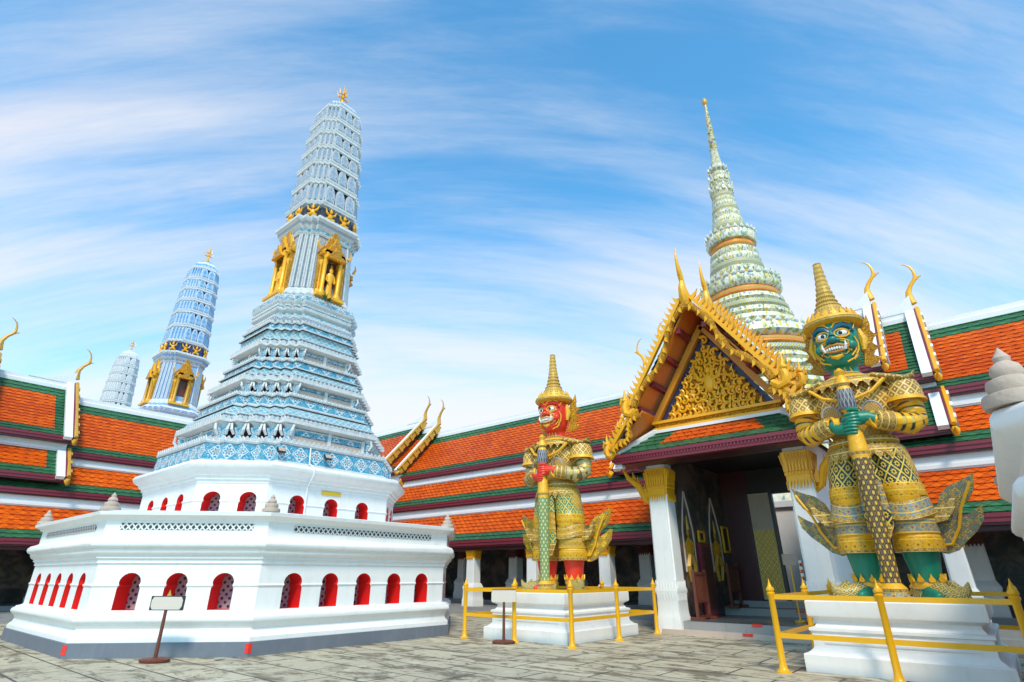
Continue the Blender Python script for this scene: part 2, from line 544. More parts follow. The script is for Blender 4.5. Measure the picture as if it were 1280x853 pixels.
def wall_with_openings(mb, p0, p1, z0, z1, outs, mat):
    p0 = Vector((*p0, 0)); p1 = Vector((*p1, 0)); L = (p1 - p0).length; t = (p1 - p0) / L
    loops = [[Vector((0, z0, 0)), Vector((L, z0, 0)), Vector((L, z1, 0)), Vector((0, z1, 0))]]
    for cu, o in outs: loops.append([Vector((cu + x, z, 0)) for x, z in o[::-1]])
    flat = [p for l in loops for p in l]
    tri = tessellate_polygon(loops)
    mb.add([p0 + t * p.x + Vector((0, 0, p.y)) for p in flat], tri, mat, [[(flat[i].x, flat[i].y) for i in f] for f in tri])


def niche(name, parent, c, t, nrm, o, depth, lab=None):
    """recessed arched opening: red reveal and a pierced screen at its back"""
    c, t, nrm = Vector((*c, 0)), Vector((*t, 0)), Vector((*nrm, 0))
    n = len(o); P = [c + t * x + Vector((0, 0, z)) for x, z in o]; Q = [p - nrm * depth for p in P]
    m = MB(); m.add(P + Q, [(i, n + i, n + (i + 1) % n, (i + 1) % n) for i in range(n)], RED)
    w = m.build(name, parent)
    s = MB(); s.prism([(x * 1.0, z) for x, z in o], c - nrm * (depth + 0.03), t, (0, 0, 1), nrm, 0.03, NICHE_L)
    s.build('pierced_screen', w)
    return w


def bud_profile(h, r):
    return [(r, 0), (r * 1.05, h * 0.08), (r * 0.98, h * 0.2), (r * 0.72, h * 0.24), (r * 0.78, h * 0.34), (r * 0.72, h * 0.44), (r * 0.45, h * 0.49),
            (r * 0.52, h * 0.58), (r * 0.44, h * 0.68), (r * 0.24, h * 0.75), (r * 0.28, h * 0.82), (r * 0.13, h * 0.92), (r * 0.02, h)]


def terrace(root, detail=True, bold=False):
    pl = MB()
    pl.loft(rings(octa, [(0, -0.02), (0, 0.245), (-0.02, 0.252)]), GREY); pl.build('plinth', root)
    prof = [(-0.03, 0.252), (-0.03, 0.33), (-0.10, 0.40), (-0.12, 0.47), (-0.08, 0.54), (-0.02, 0.59), (-0.005, 0.635), (-0.02, 0.68), (-0.07, 0.71), (-0.08, 0.735), (-0.15, 0.75), (-0.2, 0.775)]
    m = MB(); m.loft(rings(octa, prof), WHITE, cap1=False)
    prof2 = [(-0.2, 1.62), (-0.17, 1.63), (-0.17, 1.70), (-0.13, 1.72), (-0.13, 1.765), (-0.08, 1.79), (-0.04, 1.85), (-0.04, 1.89), (0.02, 1.92), (0.05, 1.97), (0.045, 2.03), (0.0, 2.08), (-0.1, 2.115),
             (-0.14, 2.14), (-0.14, 2.43), (-0.09, 2.45), (-0.06, 2.49), (0.03, 2.53), (0.045, 2.6), (-0.04, 2.62), (-0.4, 2.62), (-0.4, 2.42), (-2.2, 2.42)]
    if bold:
        prof2 = prof2[:14] + [(-0.15, 2.16), (-0.16, 2.26), (-0.12, 2.30), (-0.10, 2.34), (-0.03, 2.37), (0.03, 2.42), (0.05, 2.48), (0.045, 2.54), (0.01, 2.59), (-0.05, 2.62)] + prof2[-3:]
    m.loft(rings(octa, prof2), WHITE, cap0=False)
    P = octa(-0.2); o = arch_outline(0.43, 0.785, 1.455, 1.225)
    a2, f2 = 2.98, 1.80
    P2 = octa(0, a2, f2); o2 = arch_outline(0.42, 2.66, 3.27, 3.05)
    jobs = []
    for i in range(8):
        for (Q, oo, z0, z1, nw, pitch, dep) in ((P, o, 0.775, 1.62, 5 if i % 2 == 0 else 3, 0.885, 0.48), (P2, o2, 2.42, 3.46, 3 if i % 2 == 0 else 2, 0.98 if i % 2 == 0 else 0.84, 0.42)):
            a, b = Vector(Q[i]), Vector(Q[(i + 1) % 8]); L = (b - a).length; t = (b - a) / L
            cs = [L / 2 + (k - (nw - 1) / 2) * pitch for k in range(nw)] if detail else []
            wall_with_openings(m, a, b, z0, z1, [(c, oo) for c in cs], WHITE)
            nrm = Vector((t.y, -t.x))
            zb = 1.225 if Q is P else 3.05
            ed = [0] + [e for c in cs for e in (c - 0.20, c + 0.20)] + [L]
            for k in range(0, len(ed), 2):       # string course between the openings
                p = a + t * ed[k]; q = a + t * ed[k + 1]
                m.tube([(p.x, p.y, zb), (q.x, q.y, zb)], 0.026, WHITE, 6)
            for c in cs: jobs.append((a + t * c, t, nrm, oo, dep))
    up = [(0, 3.46), (0.02, 3.47), (0.02, 3.53), (0.07, 3.55), (0.07, 3.61), (0.13, 3.64), (0.15, 3.70), (0.24, 3.76), (0.30, 3.82), (0.315, 3.89), (0.27, 3.96), (0.12, 4.0), (-0.6, 4.01)]
    m.loft(rings(lambda d: octa(d, a2, f2), up), WHITE, cap0=False)
    # masses hidden inside carry the floor of the niches
    m.build('terrace', root)
    for j in jobs: niche('arched_niche', root, *j)
    if not detail: return
    if bold:
        bm_ = MB(); bm_.lathe(bud_profile(0.50, 0.215), STONE, n=18); me = bm_.mesh('stone_bud_finial')
        for x, y in octa(-0.16): put(me, 'stone_bud_finial', root, (x, y, 2.615), random.random() * 6)
        return
    Q = octa(-0.14)
    for i in range(8):
        a, b = Vector(Q[i]), Vector(Q[(i + 1) % 8]); L = (b - a).length; t = (b - a) / L; nrm = Vector((t.y, -t.x))
        w = 1.96 if i % 2 == 0 else 1.3
        c = (a + b) / 2; q = MB()
        q.obox((c.x, c.y, 2.32), (t.x * w, t.y * w, 0), (nrm.x * 0.012, nrm.y * 0.012, 0), (0, 0, 0.064), GRILLE)
        q.build('parapet_grille', root)
    bm_ = MB(); bm_.lathe(bud_profile(0.37, 0.175), STONE, n=14); me = bm_.mesh('stone_bud_finial')
    for x, y in octa(-0.14): put(me, 'stone_bud_finial', root, (x, y, 2.615), random.random() * 6)


def arch_plate(mb, a, b, z0, z1, th, mat, mat_in, tilt=0.0):
    """petal-shaped antefix standing on the edge from a to b"""
    a, b = Vector((*a, 0)), Vector((*b, 0)); L = (b - a).length; t = (b - a) / L; n = Vector((t.y, -t.x, 0))
    c = (a + b) / 2; up = Vector((0, 0, 1)) * cos(tilt) - n * sin(tilt)
    def outl(w, h): return [(w / 2, 0), (w * 0.55, h * 0.35), (w * 0.5, h * 0.62), (w * 0.33, h * 0.85), (0, h), (-w * 0.33, h * 0.85), (-w * 0.5, h * 0.62), (-w * 0.55, h * 0.35), (-w / 2, 0)]
    h = z1 - z0
    mb.prism(outl(L * 0.86, h), c + Vector((0, 0, z0)), t, up, n, th, mat)
    mb.prism(outl(L * 0.6, h * 0.8), c + Vector((0, 0, z0 + h * 0.06)) + n * th, t, up, n, th * 0.4, mat_in)


def teeth(mb, P, z, h, sp, mat, lean=0.15):
    n = len(P)
    for i in range(n):
        a, b = Vector(P[i]), Vector(P[(i + 1) % n]); L = (b - a).length
        if L < 0.05: continue
        t = (b - a) / L; nr = Vector((t.y, -t.x, 0)); c = max(1, int(L / sp)); w = L / c
        for k in range(c):
            p = a + t * (w * (k + .5))
            mb.prism([(-w * .42, 0), (w * .42, 0), (w * .34, h * .45), (0, h), (-w * .34, h * .45)], (p.x - nr.x * .035, p.y - nr.y * .035, z), (t.x, t.y, 0), (Vector((0, 0, 1)) + nr * lean), nr, .03, mat)


def prang(name, label, pos, pal, detail=True, rz=0.0, bold=False):
    root = thing(name, label, 'tower', (pos[0], pos[1], 0), rz, 'ornate towers of the courtyard row')
    terrace(root, detail, bold)
    W_, B, LT, BM, COL, PET, PETW = (pal[k] for k in ('white', 'blue', 'lat', 'motif', 'col', 'pet', 'petw'))
    m = MB()
    m.loft(rings(redent, [(2.84, 4.0), (3.0, 4.01), (3.0, 4.06)]), W_)
    m.loft(rings(redent, [(2.95, 4.06), (2.90, 4.50)]), BM, cap1=False)
    m.loft(rings(redent, [(2.92, 4.5), (2.95, 4.55), (2.9, 4.6), (2.74, 4.65), (2.1, 4.68)]), W_, cap0=False)
    if detail: teeth(m, redent(2.94), 4.57, .11, .14, W_)
    m.build('frieze_course', root)
    # three diminishing tiers, each with a band of small bearers, a cornice, a lattice moulding and a frieze
    T = [(4.66, 2.4, 5.12, 5.22, 2.66, 5.74, 2.24, 5.99, 6.12), (6.12, 1.9, 6.47, 6.58, 2.15, 7.0, 1.84, 7.2, 7.32), (7.32, 1.6, 7.70, 7.80, 1.80, 8.38, 1.56, 8.54, 8.64)]
    for ti, (z0, r, z1, z2, rc, z3, r3, z4, z5) in enumerate(T):
        m = MB()
        rb = rc - 0.20; r = rc - 0.44
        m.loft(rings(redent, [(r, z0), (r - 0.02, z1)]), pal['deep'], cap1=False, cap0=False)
        m.loft(rings(redent, [(r, z1 - 0.05), (rc - 0.08, z1), (rc, z1 + 0.03), (rc, z2), (rc - 0.06, z2 + 0.02), (rc - 0.12, z2 + 0.03)]), W_, cap0=False)
        dz = (z3 - z2)
        m.loft(rings(redent, [(rc - 0.12, z2 + 0.03), (rc - 0.14, z2 + dz * 0.28)]), COL, cap0=False, cap1=False)
        m.loft(rings(redent, [(rc - 0.11, z2 + dz * 0.28), (rc - 0.1, z2 + dz * 0.33), (rc - 0.16, z2 + dz * 0.38)]), W_, cap0=False, cap1=False)
        m.loft(rings(redent, [(rc - 0.16, z2 + dz * 0.38), (rc - 0.22, z2 + dz * 0.6), (r3 + 0.03, z2 + dz * 0.86)]), LT, cap0=False, cap1=False)
        m.loft(rings(redent, [(r3 + 0.1, z2 + dz * 0.86), (r3 + 0.11, z2 + dz * 0.93), (r3, z3)]), W_, cap0=False, cap1=False)
        m.loft(rings(redent, [(r3, z3), (r3 - 0.02, z4)]), BM, cap0=False, cap1=False)
        m.loft(rings(redent, [(r3 + 0.03, z4), (r3 + 0.05, z4 + 0.04), (r3 - 0.02, z5 - 0.02), (r3 - 0.6, z5)]), W_, cap0=False)
        if detail:
            teeth(m, redent(rc - .0), z2 - .0, .10, .13, W_)
            teeth(m, redent(r3 + .05), z4 + .03, .09, .12, W_)
            teeth(m, redent(rc - .10), z2 + dz * .2, -.09, .11, LT, 0.0)
        tier = m.build('ornate_tier', root)
        f = rc * 0.56
        # long stone panel on each face
        L = f * 0.72
        for i in range(4):
            q = MB(); q.T = Matrix.Rotation(i * pi / 2, 4, 'Z')
            q.box(rb - 0.06, rb + 0.01, -L - .02, L + .02, z0 + 0.05, z0 + 0.20, PINK); q.box(rb - 0.12, rb - 0.03, -L - .1, L + .1, z0 + 0.01, z1 - 0.03, B)
            for s_ in (-L - 0.06, 0, L + 0.06): q.box(rb - 0.1, rb + 0.035, s_ - 0.05, s_ + 0.05, z0 + 0.02, z1 - 0.02, W_)
            q.box(rb - 0.11, rb - 0.01, -L, L, z0 + 0.24, z1 - 0.05, BM)
            q.T = None; q.build('stone_panel', tier)
        # bearers on every projecting corner
        h = z1 - z0; s = (rc - f) / 4
        b = MB(); w = s * 0.47
        b.lathe([(w * 0.9, 0), (w * 1.05, h * 0.12), (w * 0.6, h * 0.3), (w * 0.95, h * 0.55), (w * 1.1, h * 0.72), (w * 0.7, h * 0.84), (w * 1.2, h * 1.0)], [W_, B, B, B, B, W_], n=8)
        for sg in (-1, 1): b.tube([(w * 0.5, sg * w * 0.8, h * 0.35), (w * 1.1, sg * w * 1.1, h * 0.6), (w * 0.9, sg * w * 1.3, h * 0.95)], [w * 0.25, w * 0.3, w * 0.2], W_, 6)
        me = b.mesh('bearer_figure')
        for i in range(4):
            for k in range(5):
                x, y = rb - k * s + 0.01, f * rb / rc + k * s - s * 0.1
                p = Matrix.Rotation(i * pi / 2, 2) @ Vector((x - 0.03, y - 0.03))
                put(me, 'bearer_figure', tier, (p.x, p.y, z0), i * pi / 2 + radians(45))
    m = MB()
    pr = [(1.36, 8.62, W_), (1.49, 8.66, COL), (1.50, 8.80, W_), (1.42, 8.86, LT), (1.34, 9.02, W_), (1.43, 9.08, W_), (1.45, 9.16, BM), (1.36, 9.26, W_), (1.42, 9.34, W_), (1.47, 9.42, BM), (1.46, 9.54, W_), (1.42, 9.62, W_), (1.26, 9.70, COL), (1.22, 9.82, W_)]
    m.loft(rings(lambda d: redent(d, 0.6, 3), [(p[0], p[1]) for p in pr]), [p[2] for p in pr[:-1]], cap0=False)
    if detail:
        for r_, z_ in ((1.49, 8.80), (1.44, 9.22), (1.47, 9.56)): teeth(m, redent(r_, .6, 3), z_, .08, .11, W_)
    m.build('waist_moulding', root)
    # cella with pilasters
    m = MB()
    m.loft(rings(lambda d: redent(d, 0.62, 3), [(1.2, 9.8), (1.16, 10.0), (1.08, 10.1)]), W_, cap0=False, cap1=False)
    m.loft(rings(lambda d: redent(d, 0.62, 3), [(1.08, 10.1), (1.0, 12.2)]), COL, cap0=False, cap1=False)
    m.loft(rings(lambda d: redent(d, 0.62, 3), [(1.02, 12.2), (1.08, 12.28), (1.08, 12.4), (1.18, 12.5), (1.2, 12.62), (1.28, 12.7), (1.28, 12.8), (1.1, 12.86)]), [W_, BM, W_, COL, W_, W_, W_], cap0=False)
    for i in range(4):
        m.T = Matrix.Rotation(i * pi / 2, 4, 'Z')
        s = 0.38 / 3
        for k in range(4):
            for sg in (-1, 1):
                y0, y1 = sg * (0.62 + k * s) , sg * (0.62 + k * s - 0.05)
                m.loft([[(x * q, y * q, z) for x, y in ((1.01 - k * s, y0), (1.035 - k * s, y0), (1.035 - k * s, y1), (1.01 - k * s, y1))] for z, q in ((10.1, 1.075), (12.2, 0.995))], W_)
    m.T = None
    cella = m.build('cella', root)
    # gilded niche shrine on each face
    sh = MB(); X = 1.02
    for sg in (-1, 1):
        sh.lathe([(0.12, 9.9), (0.12, 10.05), (0.07, 10.12), (0.07, 11.3), (0.12, 11.4), (0.12, 11.52)], OLDGOLD if not detail else GOLD, (X + 0.2, sg * 0.29), 8)
        sh.lathe([(0.11, 9.9), (0.11, 10.05), (0.07, 10.12), (0.07, 11.0), (0.11, 11.1), (0.11, 11.2)], GOLD, (X + 0.1, sg * 0.40), 8)
    sh.box(X - 0.1, X + 0.36, -0.52, 0.52, 9.82, 9.92, GOLD)
    for sg in (-1, 1):
        sh.box(X - 0.05, X + 0.16, *sorted((sg * .24, sg * .50)), 9.92, 11.35, GRELIEF); sh.box(X + 0.05, X + 0.24, *sorted((sg * .21, sg * .33)), 11.1, 11.5, GRELIEF)
    sh.box(X - 0.05, X + 0.2, -.5, .5, 11.36, 11.52, GRELIEF)
    sh.box(X - 0.1, X + 0.3, -0.42, 0.42, 11.5, 11.62, GOLD)
    def gab(w, z, h, x):
        po = [(-w, 0), (w, 0), (w * 0.72, h * 0.30), (w * 0.62, h * 0.26), (w * 0.36, h * 0.62), (w * 0.26, h * 0.58), (0.02, h), (-0.02, h), (-w * 0.26, h * 0.58), (-w * 0.36, h * 0.62), (-w * 0.62, h * 0.26), (-w * 0.72, h * 0.30)]
        sh.prism(po, (x, 0, z), (0, 1, 0), (0, 0, 1), (1, 0, 0), 0.12, GRELIEF, GOLD)
    gab(0.54, 11.5, 1.15, X + 0.02); gab(0.46, 11.42, 0.8, X + 0.18); gab(0.33, 11.3, 0.5, X + 0.28)
    for sg in (-1, 1):
        sh.tube([(X + 0.2, sg * 0.55, 11.6), (X + 0.22, sg * 0.66, 11.75), (X + 0.22, sg * 0.6, 11.95)], [0.05, 0.04, 0.01], GOLD, 6)
    sh.tube([(X + 0.1, 0, 12.5), (X + 0.12, 0, 12.7), (X + 0.1, 0, 12.95)], [0.05, 0.035, 0.008], GOLD, 6)
    sh.box(X - 0.02, X + 0.05, -0.23, 0.23, 9.92, 11.3, BROWNW)
    me = sh.mesh('gilded_niche_shrine')
    bd = MB()
    bd.lathe([(0.1, 0), (0.11, 0.1), (0.08, 0.5), (0.12, 0.75), (0.1, 0.86), (0.04, 0.9), (0.07, 0.98), (0.06, 1.06), (0.03, 1.1), (0.005, 1.24)], GOLD, n=10, sx=0.8, sy=1.1)
    for sg in (-1, 1): bd.tube([(0, sg * 0.11, 0.82), (0.03, sg * 0.16, 0.6), (0.1, sg * 0.1, 0.5)], [0.04, 0.035, 0.025], GOLD, 6)
    bme = bd.mesh('standing_figure')
    for i in range(4):
        s_ = put(me, 'gilded_niche_shrine', root, (0, 0, 0), i * pi / 2)
        if detail: put(bme, 'standing_figure', s_, (X + 0.16, 0, 9.95))
    # garuda band
    m = MB(); m.loft(rings(lambda d: redent(d, 0.62, 3), [(1.1, 12.86), (0.97, 12.9), (0.97, 13.38), (1.08, 13.44), (1.1, 13.5)]), [W_, pal['gap'], BM, W_])
    gb = m.build('figure_band', root)
    gm = MB()
    gm.ball((0.1, 0, 0.2), (0.075, 0.085, 0.12), GOLD, 8, 5); gm.ball((0.14, 0, 0.38), (0.06, 0.06, 0.07), GOLD, 8, 5)
    gm.tube([(0.12, 0, 0.42), (0.12, 0, 0.5), (0.11, 0, 0.56)], [0.05, 0.03, 0.005], GOLD, 6)
    for sg in (-1, 1):
        gm.tube([(0.1, sg * 0.06, 0.27), (0.12, sg * 0.16, 0.32), (0.12, sg * 0.2, 0.46)], [0.045, 0.04, 0.015], GOLD, 6)
        gm.tube([(0.1, sg * 0.05, 0.12), (0.15, sg * 0.13, 0.08), (0.1, sg * 0.13, 0.0)], [0.05, 0.045, 0.035], GOLD, 6)
    gme = gm.mesh('garuda_figure')
    for i in range(4):
        for (x, y, a) in ((0.95, -0.28, 0), (0.95, 0.28, 0), (0.78, 0.78, 45)):
            p = Matrix.Rotation(i * pi / 2, 2) @ Vector((x, y))
            put(gme, 'garuda_figure', gb, (p.x, p.y, 12.88), i * pi / 2 + radians(a))
    # crown: six rows of petals
    lv = [(13.5, 1.07), (14.5, 1.015), (15.42, 0.975), (16.22, 0.93), (16.98, 0.885), (17.66, 0.84), (18.5, 0.745)]
    if pal.get('round'): plan = lambda d: redent(d, 0.5, 4)
    else: plan = lambda d: redent(d, 0.6, 3)
    for k in range(6):
        z0, r0 = lv[k]; z1, r1 = lv[k + 1]; h = z1 - z0
        m = MB()
        m.loft(rings(plan, [(r0 + 0.02, z0), (r0 + 0.05, z0 + 0.04), (r0 + 0.05, z0 + 0.1), (r0 - 0.02, z0 + 0.14)]), W_)
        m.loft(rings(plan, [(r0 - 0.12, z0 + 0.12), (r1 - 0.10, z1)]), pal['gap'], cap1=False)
        m.loft(rings(plan, [(r1 - 0.02, z1 - 0.12), (r1 + 0.03, z1 - 0.08), (r1 + 0.03, z1)]), W_, cap0=False)
        P = plan(r0 - 0.05); n = len(P); ti_ = atan2(r0 - r1 + 0.02, h)
        for i in range(n):
            a, b = Vector(P[i]), Vector(P[(i + 1) % n]); L = (b - a).length
            kk = 3 if L > 0.9 else (2 if L > 0.7 else 1)
            for j in range(kk):
                arch_plate(m, a + (b - a) * (j / kk), a + (b - a) * ((j + 1) / kk), z0 + 0.13, z0 + 0.13 + (h - 0.16) * (0.98 if L > 0.3 else 1.0), 0.05, PETW, PET, ti_)
        m.build('crown_tier', root)
    m = MB()
    m.loft(rings(plan, [(0.745, 18.5), (0.76, 18.56), (0.68, 18.62), (0.62, 18.8), (0.50, 19.0), (0.28, 19.2), (0.1, 19.3)]), [W_, W_, PET, W_, PET, W_])
    m.build('crown_dome', root)
    m = MB()
    m.lathe([(0.09, 19.3), (0.11, 19.4), (0.05, 19.48), (0.07, 19.58), (0.03, 19.66), (0.03, 20.1), (0.002, 20.5)], GOLD, n=8)
    for q in range(2):
        for z, w in ((19.72, 0.3), (19.95, 0.2)):
            for a in (q * pi / 2, q * pi / 2 + pi):
                m.tube([(0, 0, z), (cos(a) * w * 0.7, sin(a) * w * 0.7, z - 0.03), (cos(a) * w, sin(a) * w, z + 0.22)], [0.035, 0.03, 0.006], GOLD, 6)
    m.build('trident_finial', root)
    return root


CW = (0.66, 0.68, 0.68); CB = (0.006, 0.29, 0.46)
PALE = dict(
    white=plain('porcelain white trim', (0.66, 0.665, 0.655), 0.4, amt=0.85, dirt=(0.30, 0.28, 0.26), scale=5, bs=0.4, bsc=30),
    blue=motif('turquoise inlay', (0.008, 0.27, 0.44), CW, (0.5, 0.3, 0.2), 0.34, 0.45, amt=0.2),
    lat=lattice('white lattice on turquoise', (0.60, 0.61, 0.60), (0.06, 0.36, 0.46), (0.28, 0.48, 0.54), (0.45, 0.46, 0.46), 0.2, 0.17, 0.22, dot=0.13, amt=0.5),
    motif=motif('turquoise frieze with white lotus', CB, CW, (0.55, 0.42, 0.35), 0.48, 0.46, amt=0.25),
    col=motif('pale blue grey mosaic', (0.27, 0.33, 0.41), (0.54, 0.55, 0.57), (0.16, 0.19, 0.28), 0.17, 0.17, amt=0.3, edge=0.0),
    pet=motif('pale blue petal inlay', (0.25, 0.34, 0.45), (0.52, 0.54, 0.57), (0.14, 0.20, 0.36), 0.24, 0.3, amt=0.2, edge=0.0),
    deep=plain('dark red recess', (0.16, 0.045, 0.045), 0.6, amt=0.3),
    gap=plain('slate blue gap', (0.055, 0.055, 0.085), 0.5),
    petw=plain('pale petal rim', (0.51, 0.515, 0.525), 0.4, amt=0.75, dirt=(0.3, 0.3, 0.32), scale=4))
BLUE = dict(
    white=plain('blue tower white trim', (0.68, 0.70, 0.73), 0.4, amt=0.4, dirt=(0.25, 0.25, 0.35), scale=4),
    blue=motif('blue tower inlay', (0.07, 0.17, 0.5), CW, (0.5, 0.4, 0.2), 0.34, 0.45),
    lat=lattice('blue tower lattice', CW, (0.08, 0.14, 0.42), (0.12, 0.24, 0.55), (0.6, 0.6, 0.6), 0.2, 0.17, 0.2, dot=0.14),
    motif=motif('blue tower frieze', (0.07, 0.15, 0.46), CW, (0.5, 0.4, 0.3), 0.4, 0.3),
    col=lattice('blue tower wall', (0.48, 0.60, 0.78), (0.2, 0.40, 0.70), (0.25, 0.45, 0.74), (0.65, 0.7, 0.75), 0.2, 0.2, 0.08, dot=0.14),
    pet=motif('blue tower petal', (0.10, 0.32, 0.62), (0.56, 0.66, 0.76), (0.5, 0.6, 0.75), 0.24, 0.3, edge=0.0),
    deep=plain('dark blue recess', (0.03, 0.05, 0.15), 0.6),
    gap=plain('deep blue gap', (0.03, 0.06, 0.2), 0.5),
    petw=plain('blue tower petal rim', (0.50, 0.62, 0.74), 0.4, amt=0.3), round=True)
PLAINW = dict(
    white=plain('white tower trim', (0.70, 0.69, 0.69), 0.5, amt=0.5, dirt=(0.38, 0.36, 0.36), scale=4),
    blue=plain('white tower inlay', (0.6, 0.6, 0.62), 0.5), lat=plain('white tower lattice', (0.62, 0.61, 0.62), 0.5),
    motif=plain('white tower frieze', (0.6, 0.6, 0.61), 0.5), col=plain('white tower wall', (0.62, 0.62, 0.63), 0.5),
    pet=plain('white tower petal', (0.58, 0.57, 0.59), 0.5, amt=0.3), deep=plain('grey recess', (0.3, 0.3, 0.3), 0.6), gap=plain('grey gap', (0.16, 0.16, 0.17), 0.5), petw=plain('white tower petal rim', (0.70, 0.69, 0.69), 0.5, amt=0.3), round=True)

pr1 = prang('prang_tower', 'tall pale blue and white tower with gilded niches on a white two-step octagonal base', (-16.27, 8.38), PALE)
pr2 = prang('prang_tower', 'vivid blue tower with gilded niches rising behind the left gallery roof', (-33.2, 10.1), BLUE, False)
pr3 = prang('prang_tower', 'small looking plain white tower, farthest one, above the left gallery roof', (-53.2, 12.15), PLAINW, False)
pr4 = prang('prang_tower', 'white tower base with grey stone bud cut by the right edge of the photo', (5.17, 8.25), PALE, True, 0.0, True)

# ------------------------------------------------------------------ roofed galleries
# profile of a gallery across its width: (distance behind the front step, height)
EAVE = 0.55
TIERS = [((0.5, 2.78), (1.65, 4.02)), ((1.5, 4.66), (2.45, 5.80)), ((2.3, 6.38), (4.9, 9.14))]


def roof_sheet(mb, P, L, bl, br, bb, bt, mo=None, mg=None):
    """P(u, v) -> point with v from 0 to the slope length; borders in metres"""
    S = P.S; mo = mo or ORANGE_T; mg = mg or GREEN_T
    us = sorted({0, L, min(bl, L), max(L - br, 0)}); vs = sorted({0, S, bb, S - bt})
    for i in range(len(us) - 1):
        for j in range(len(vs) - 1):
            uc, vc = (us[i] + us[i + 1]) / 2, (vs[j] + vs[j + 1]) / 2
            mt = mg if (uc < bl or uc > L - br or vc < bb or vc > S - bt) else mo
            q = [(us[i], vs[j]), (us[i + 1], vs[j]), (us[i + 1], vs[j + 1]), (us[i], vs[j + 1])]
            n = max(1, round((vs[j + 1] - vs[j]) / 0.22))
            e1 = Vector(P(1, 0)) - Vector(P(0, 0)); e2 = Vector(P(0, P.S)) - Vector(P(0, 0)); N = e1.cross(e2).normalized()
            if N.z < 0: N = -N
            N = N * 0.03
            for k in range(n):      # every course laps over the one below
                v0 = vs[j] + (vs[j + 1] - vs[j]) * k / n; v1 = vs[j] + (vs[j + 1] - vs[j]) * (k + 1) / n
                q = [(us[i], v0), (us[i + 1], v0), (us[i + 1], v1), (us[i], v1)]
                A = [Vector(P(*p)) for p in q]
                mb.quad(A[0] + N, A[1] + N, A[2], A[3], mt, q)
                mb.quad(A[0] - N * .2, A[1] - N * .2, A[1] + N, A[0] + N, mt, [(q[0][0], v0), (q[1][0], v0), (q[1][0], v0 + .02), (q[0][0], v0 + .02)])


class Slope:
    """front slope in gallery coordinates: x along, d across, z up, with a little sag"""
    def __init__(s, x0, d0, z0, d1, z1, zs=1.0, sag=0.0, mir=None):
        s.x0, s.d0, s.z0, s.d1, s.z1 = x0, d0, z0 * zs, d1, z1 * zs
        s.S = sqrt((d1 - d0) ** 2 + (s.z1 - s.z0) ** 2); s.sag = sag; s.mir = mir
    def __call__(s, u, v):
        t = v / s.S; d = s.d0 + (s.d1 - s.d0) * t
        z = s.z0 + (s.z1 - s.z0) * t - s.sag * 4 * t * (1 - t)
        return (s.x0 + u, d if s.mir is None else 2 * s.mir - d, z)


RIDGE_D = 4.9


def flame_blade(mb, o, ax, up, nrm, w, h, lean, th, mat):
    mb.prism(leaf(w, h, lean), Vector(o) - Vector(nrm) * th / 2, ax, up, nrm, th, mat)


def chofa(parent, base, out, h, mat, lean=0.22):
    """slender horn-like finial; out = unit vector it curves towards"""
    base, out = Vector(base), Vector(out); z = Vector((0, 0, 1)); m = MB()
    P = [(0, -0.1), (-0.03, 0.08), (-0.02, 0.22), (0.06, 0.38), (0.16, 0.50), (0.20, 0.60), (0.195, 0.74), (0.16, 0.86), (0.08, 0.95), (-0.01, 1.0)]
    R = [0.14, 0.13, 0.10, 0.075, 0.075, 0.06, 0.045, 0.036, 0.024, 0.006]
    m.tube([base + out * (x * h * lean / 0.22) + z * (y * h) for x, y in P], [r * h * 0.62 for r in R], mat, 8)
    side = out.cross(z)
    flame_blade(m, base + out * (0.17 * h * lean / 0.22) + z * 0.52 * h, z, (out * 0.9 + z * 0.3).normalized(), side, 0.055 * h, 0.16 * h, 0, 0.04 * h, mat)
    return m.build('horn_finial', parent)


def gallery_roof(root, x0, x1, zs, dz=0.0, tiers=(0, 1, 2), bl=0.0, br=0.0, out=0.0, ridge=True, back=True):
    for k in tiers:
        (d0, z0), (d1, z1) = TIERS[k]
        z0 += dz; z1 += dz; d0 -= out
        sag = 0.10 if k == 2 else 0.04
        bt = 0.72 if k == 2 else 0.0
        for mir in ((None, RIDGE_D) if back else (None,)):
            m = MB()
            s = Slope(x0, d0, z0, d1, z1, zs, sag * zs, mir)
            roof_sheet(m, s, x1 - x0, bl, br, 0.44, bt)
            m.build('tiled_roof', root)
        f = MB()
        f.box(x0 - 0.003, x1 + 0.003, d0 - 0.05, d0 + 0.08, (z0 - 0.22) * zs, (z0 - 0.012) * zs, MAROON)
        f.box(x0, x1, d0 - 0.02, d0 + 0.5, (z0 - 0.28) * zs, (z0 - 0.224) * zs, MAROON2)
        f.box(x0 - 0.002, x1 + 0.002, d0 - 0.075, d0 - 0.05, (z0 - 0.11) * zs, (z0 - 0.03) * zs, MAROON)
        f.build('eave_board', root)
        w = MB()
        if k < 2:
            w.box(x0, x1, d1 - 0.06, d1 + 0.5, (z1 - 0.03) * zs, (z1 + 0.36) * zs, WHITE2)
            w.box(x0, x1, d1 - 0.10, d1 - 0.06, (z1 + 0.02) * zs, (z1 + 0.12) * zs, WHITE2)
            w.build('white_course', root)
        elif ridge:
            w.loft([[(x, RIDGE_D + a, z1 * zs + b) for a, b in ((-0.15, -0.2), (0.15, -0.2), (0.15, 0.02), (0.10, 0.06), (0.10, 0.2), (-0.10, 0.2), (-0.10, 0.06), (-0.15, 0.02))] for x in (x0, x1)], WHITE2)
            w.build('ridge_cap', root)


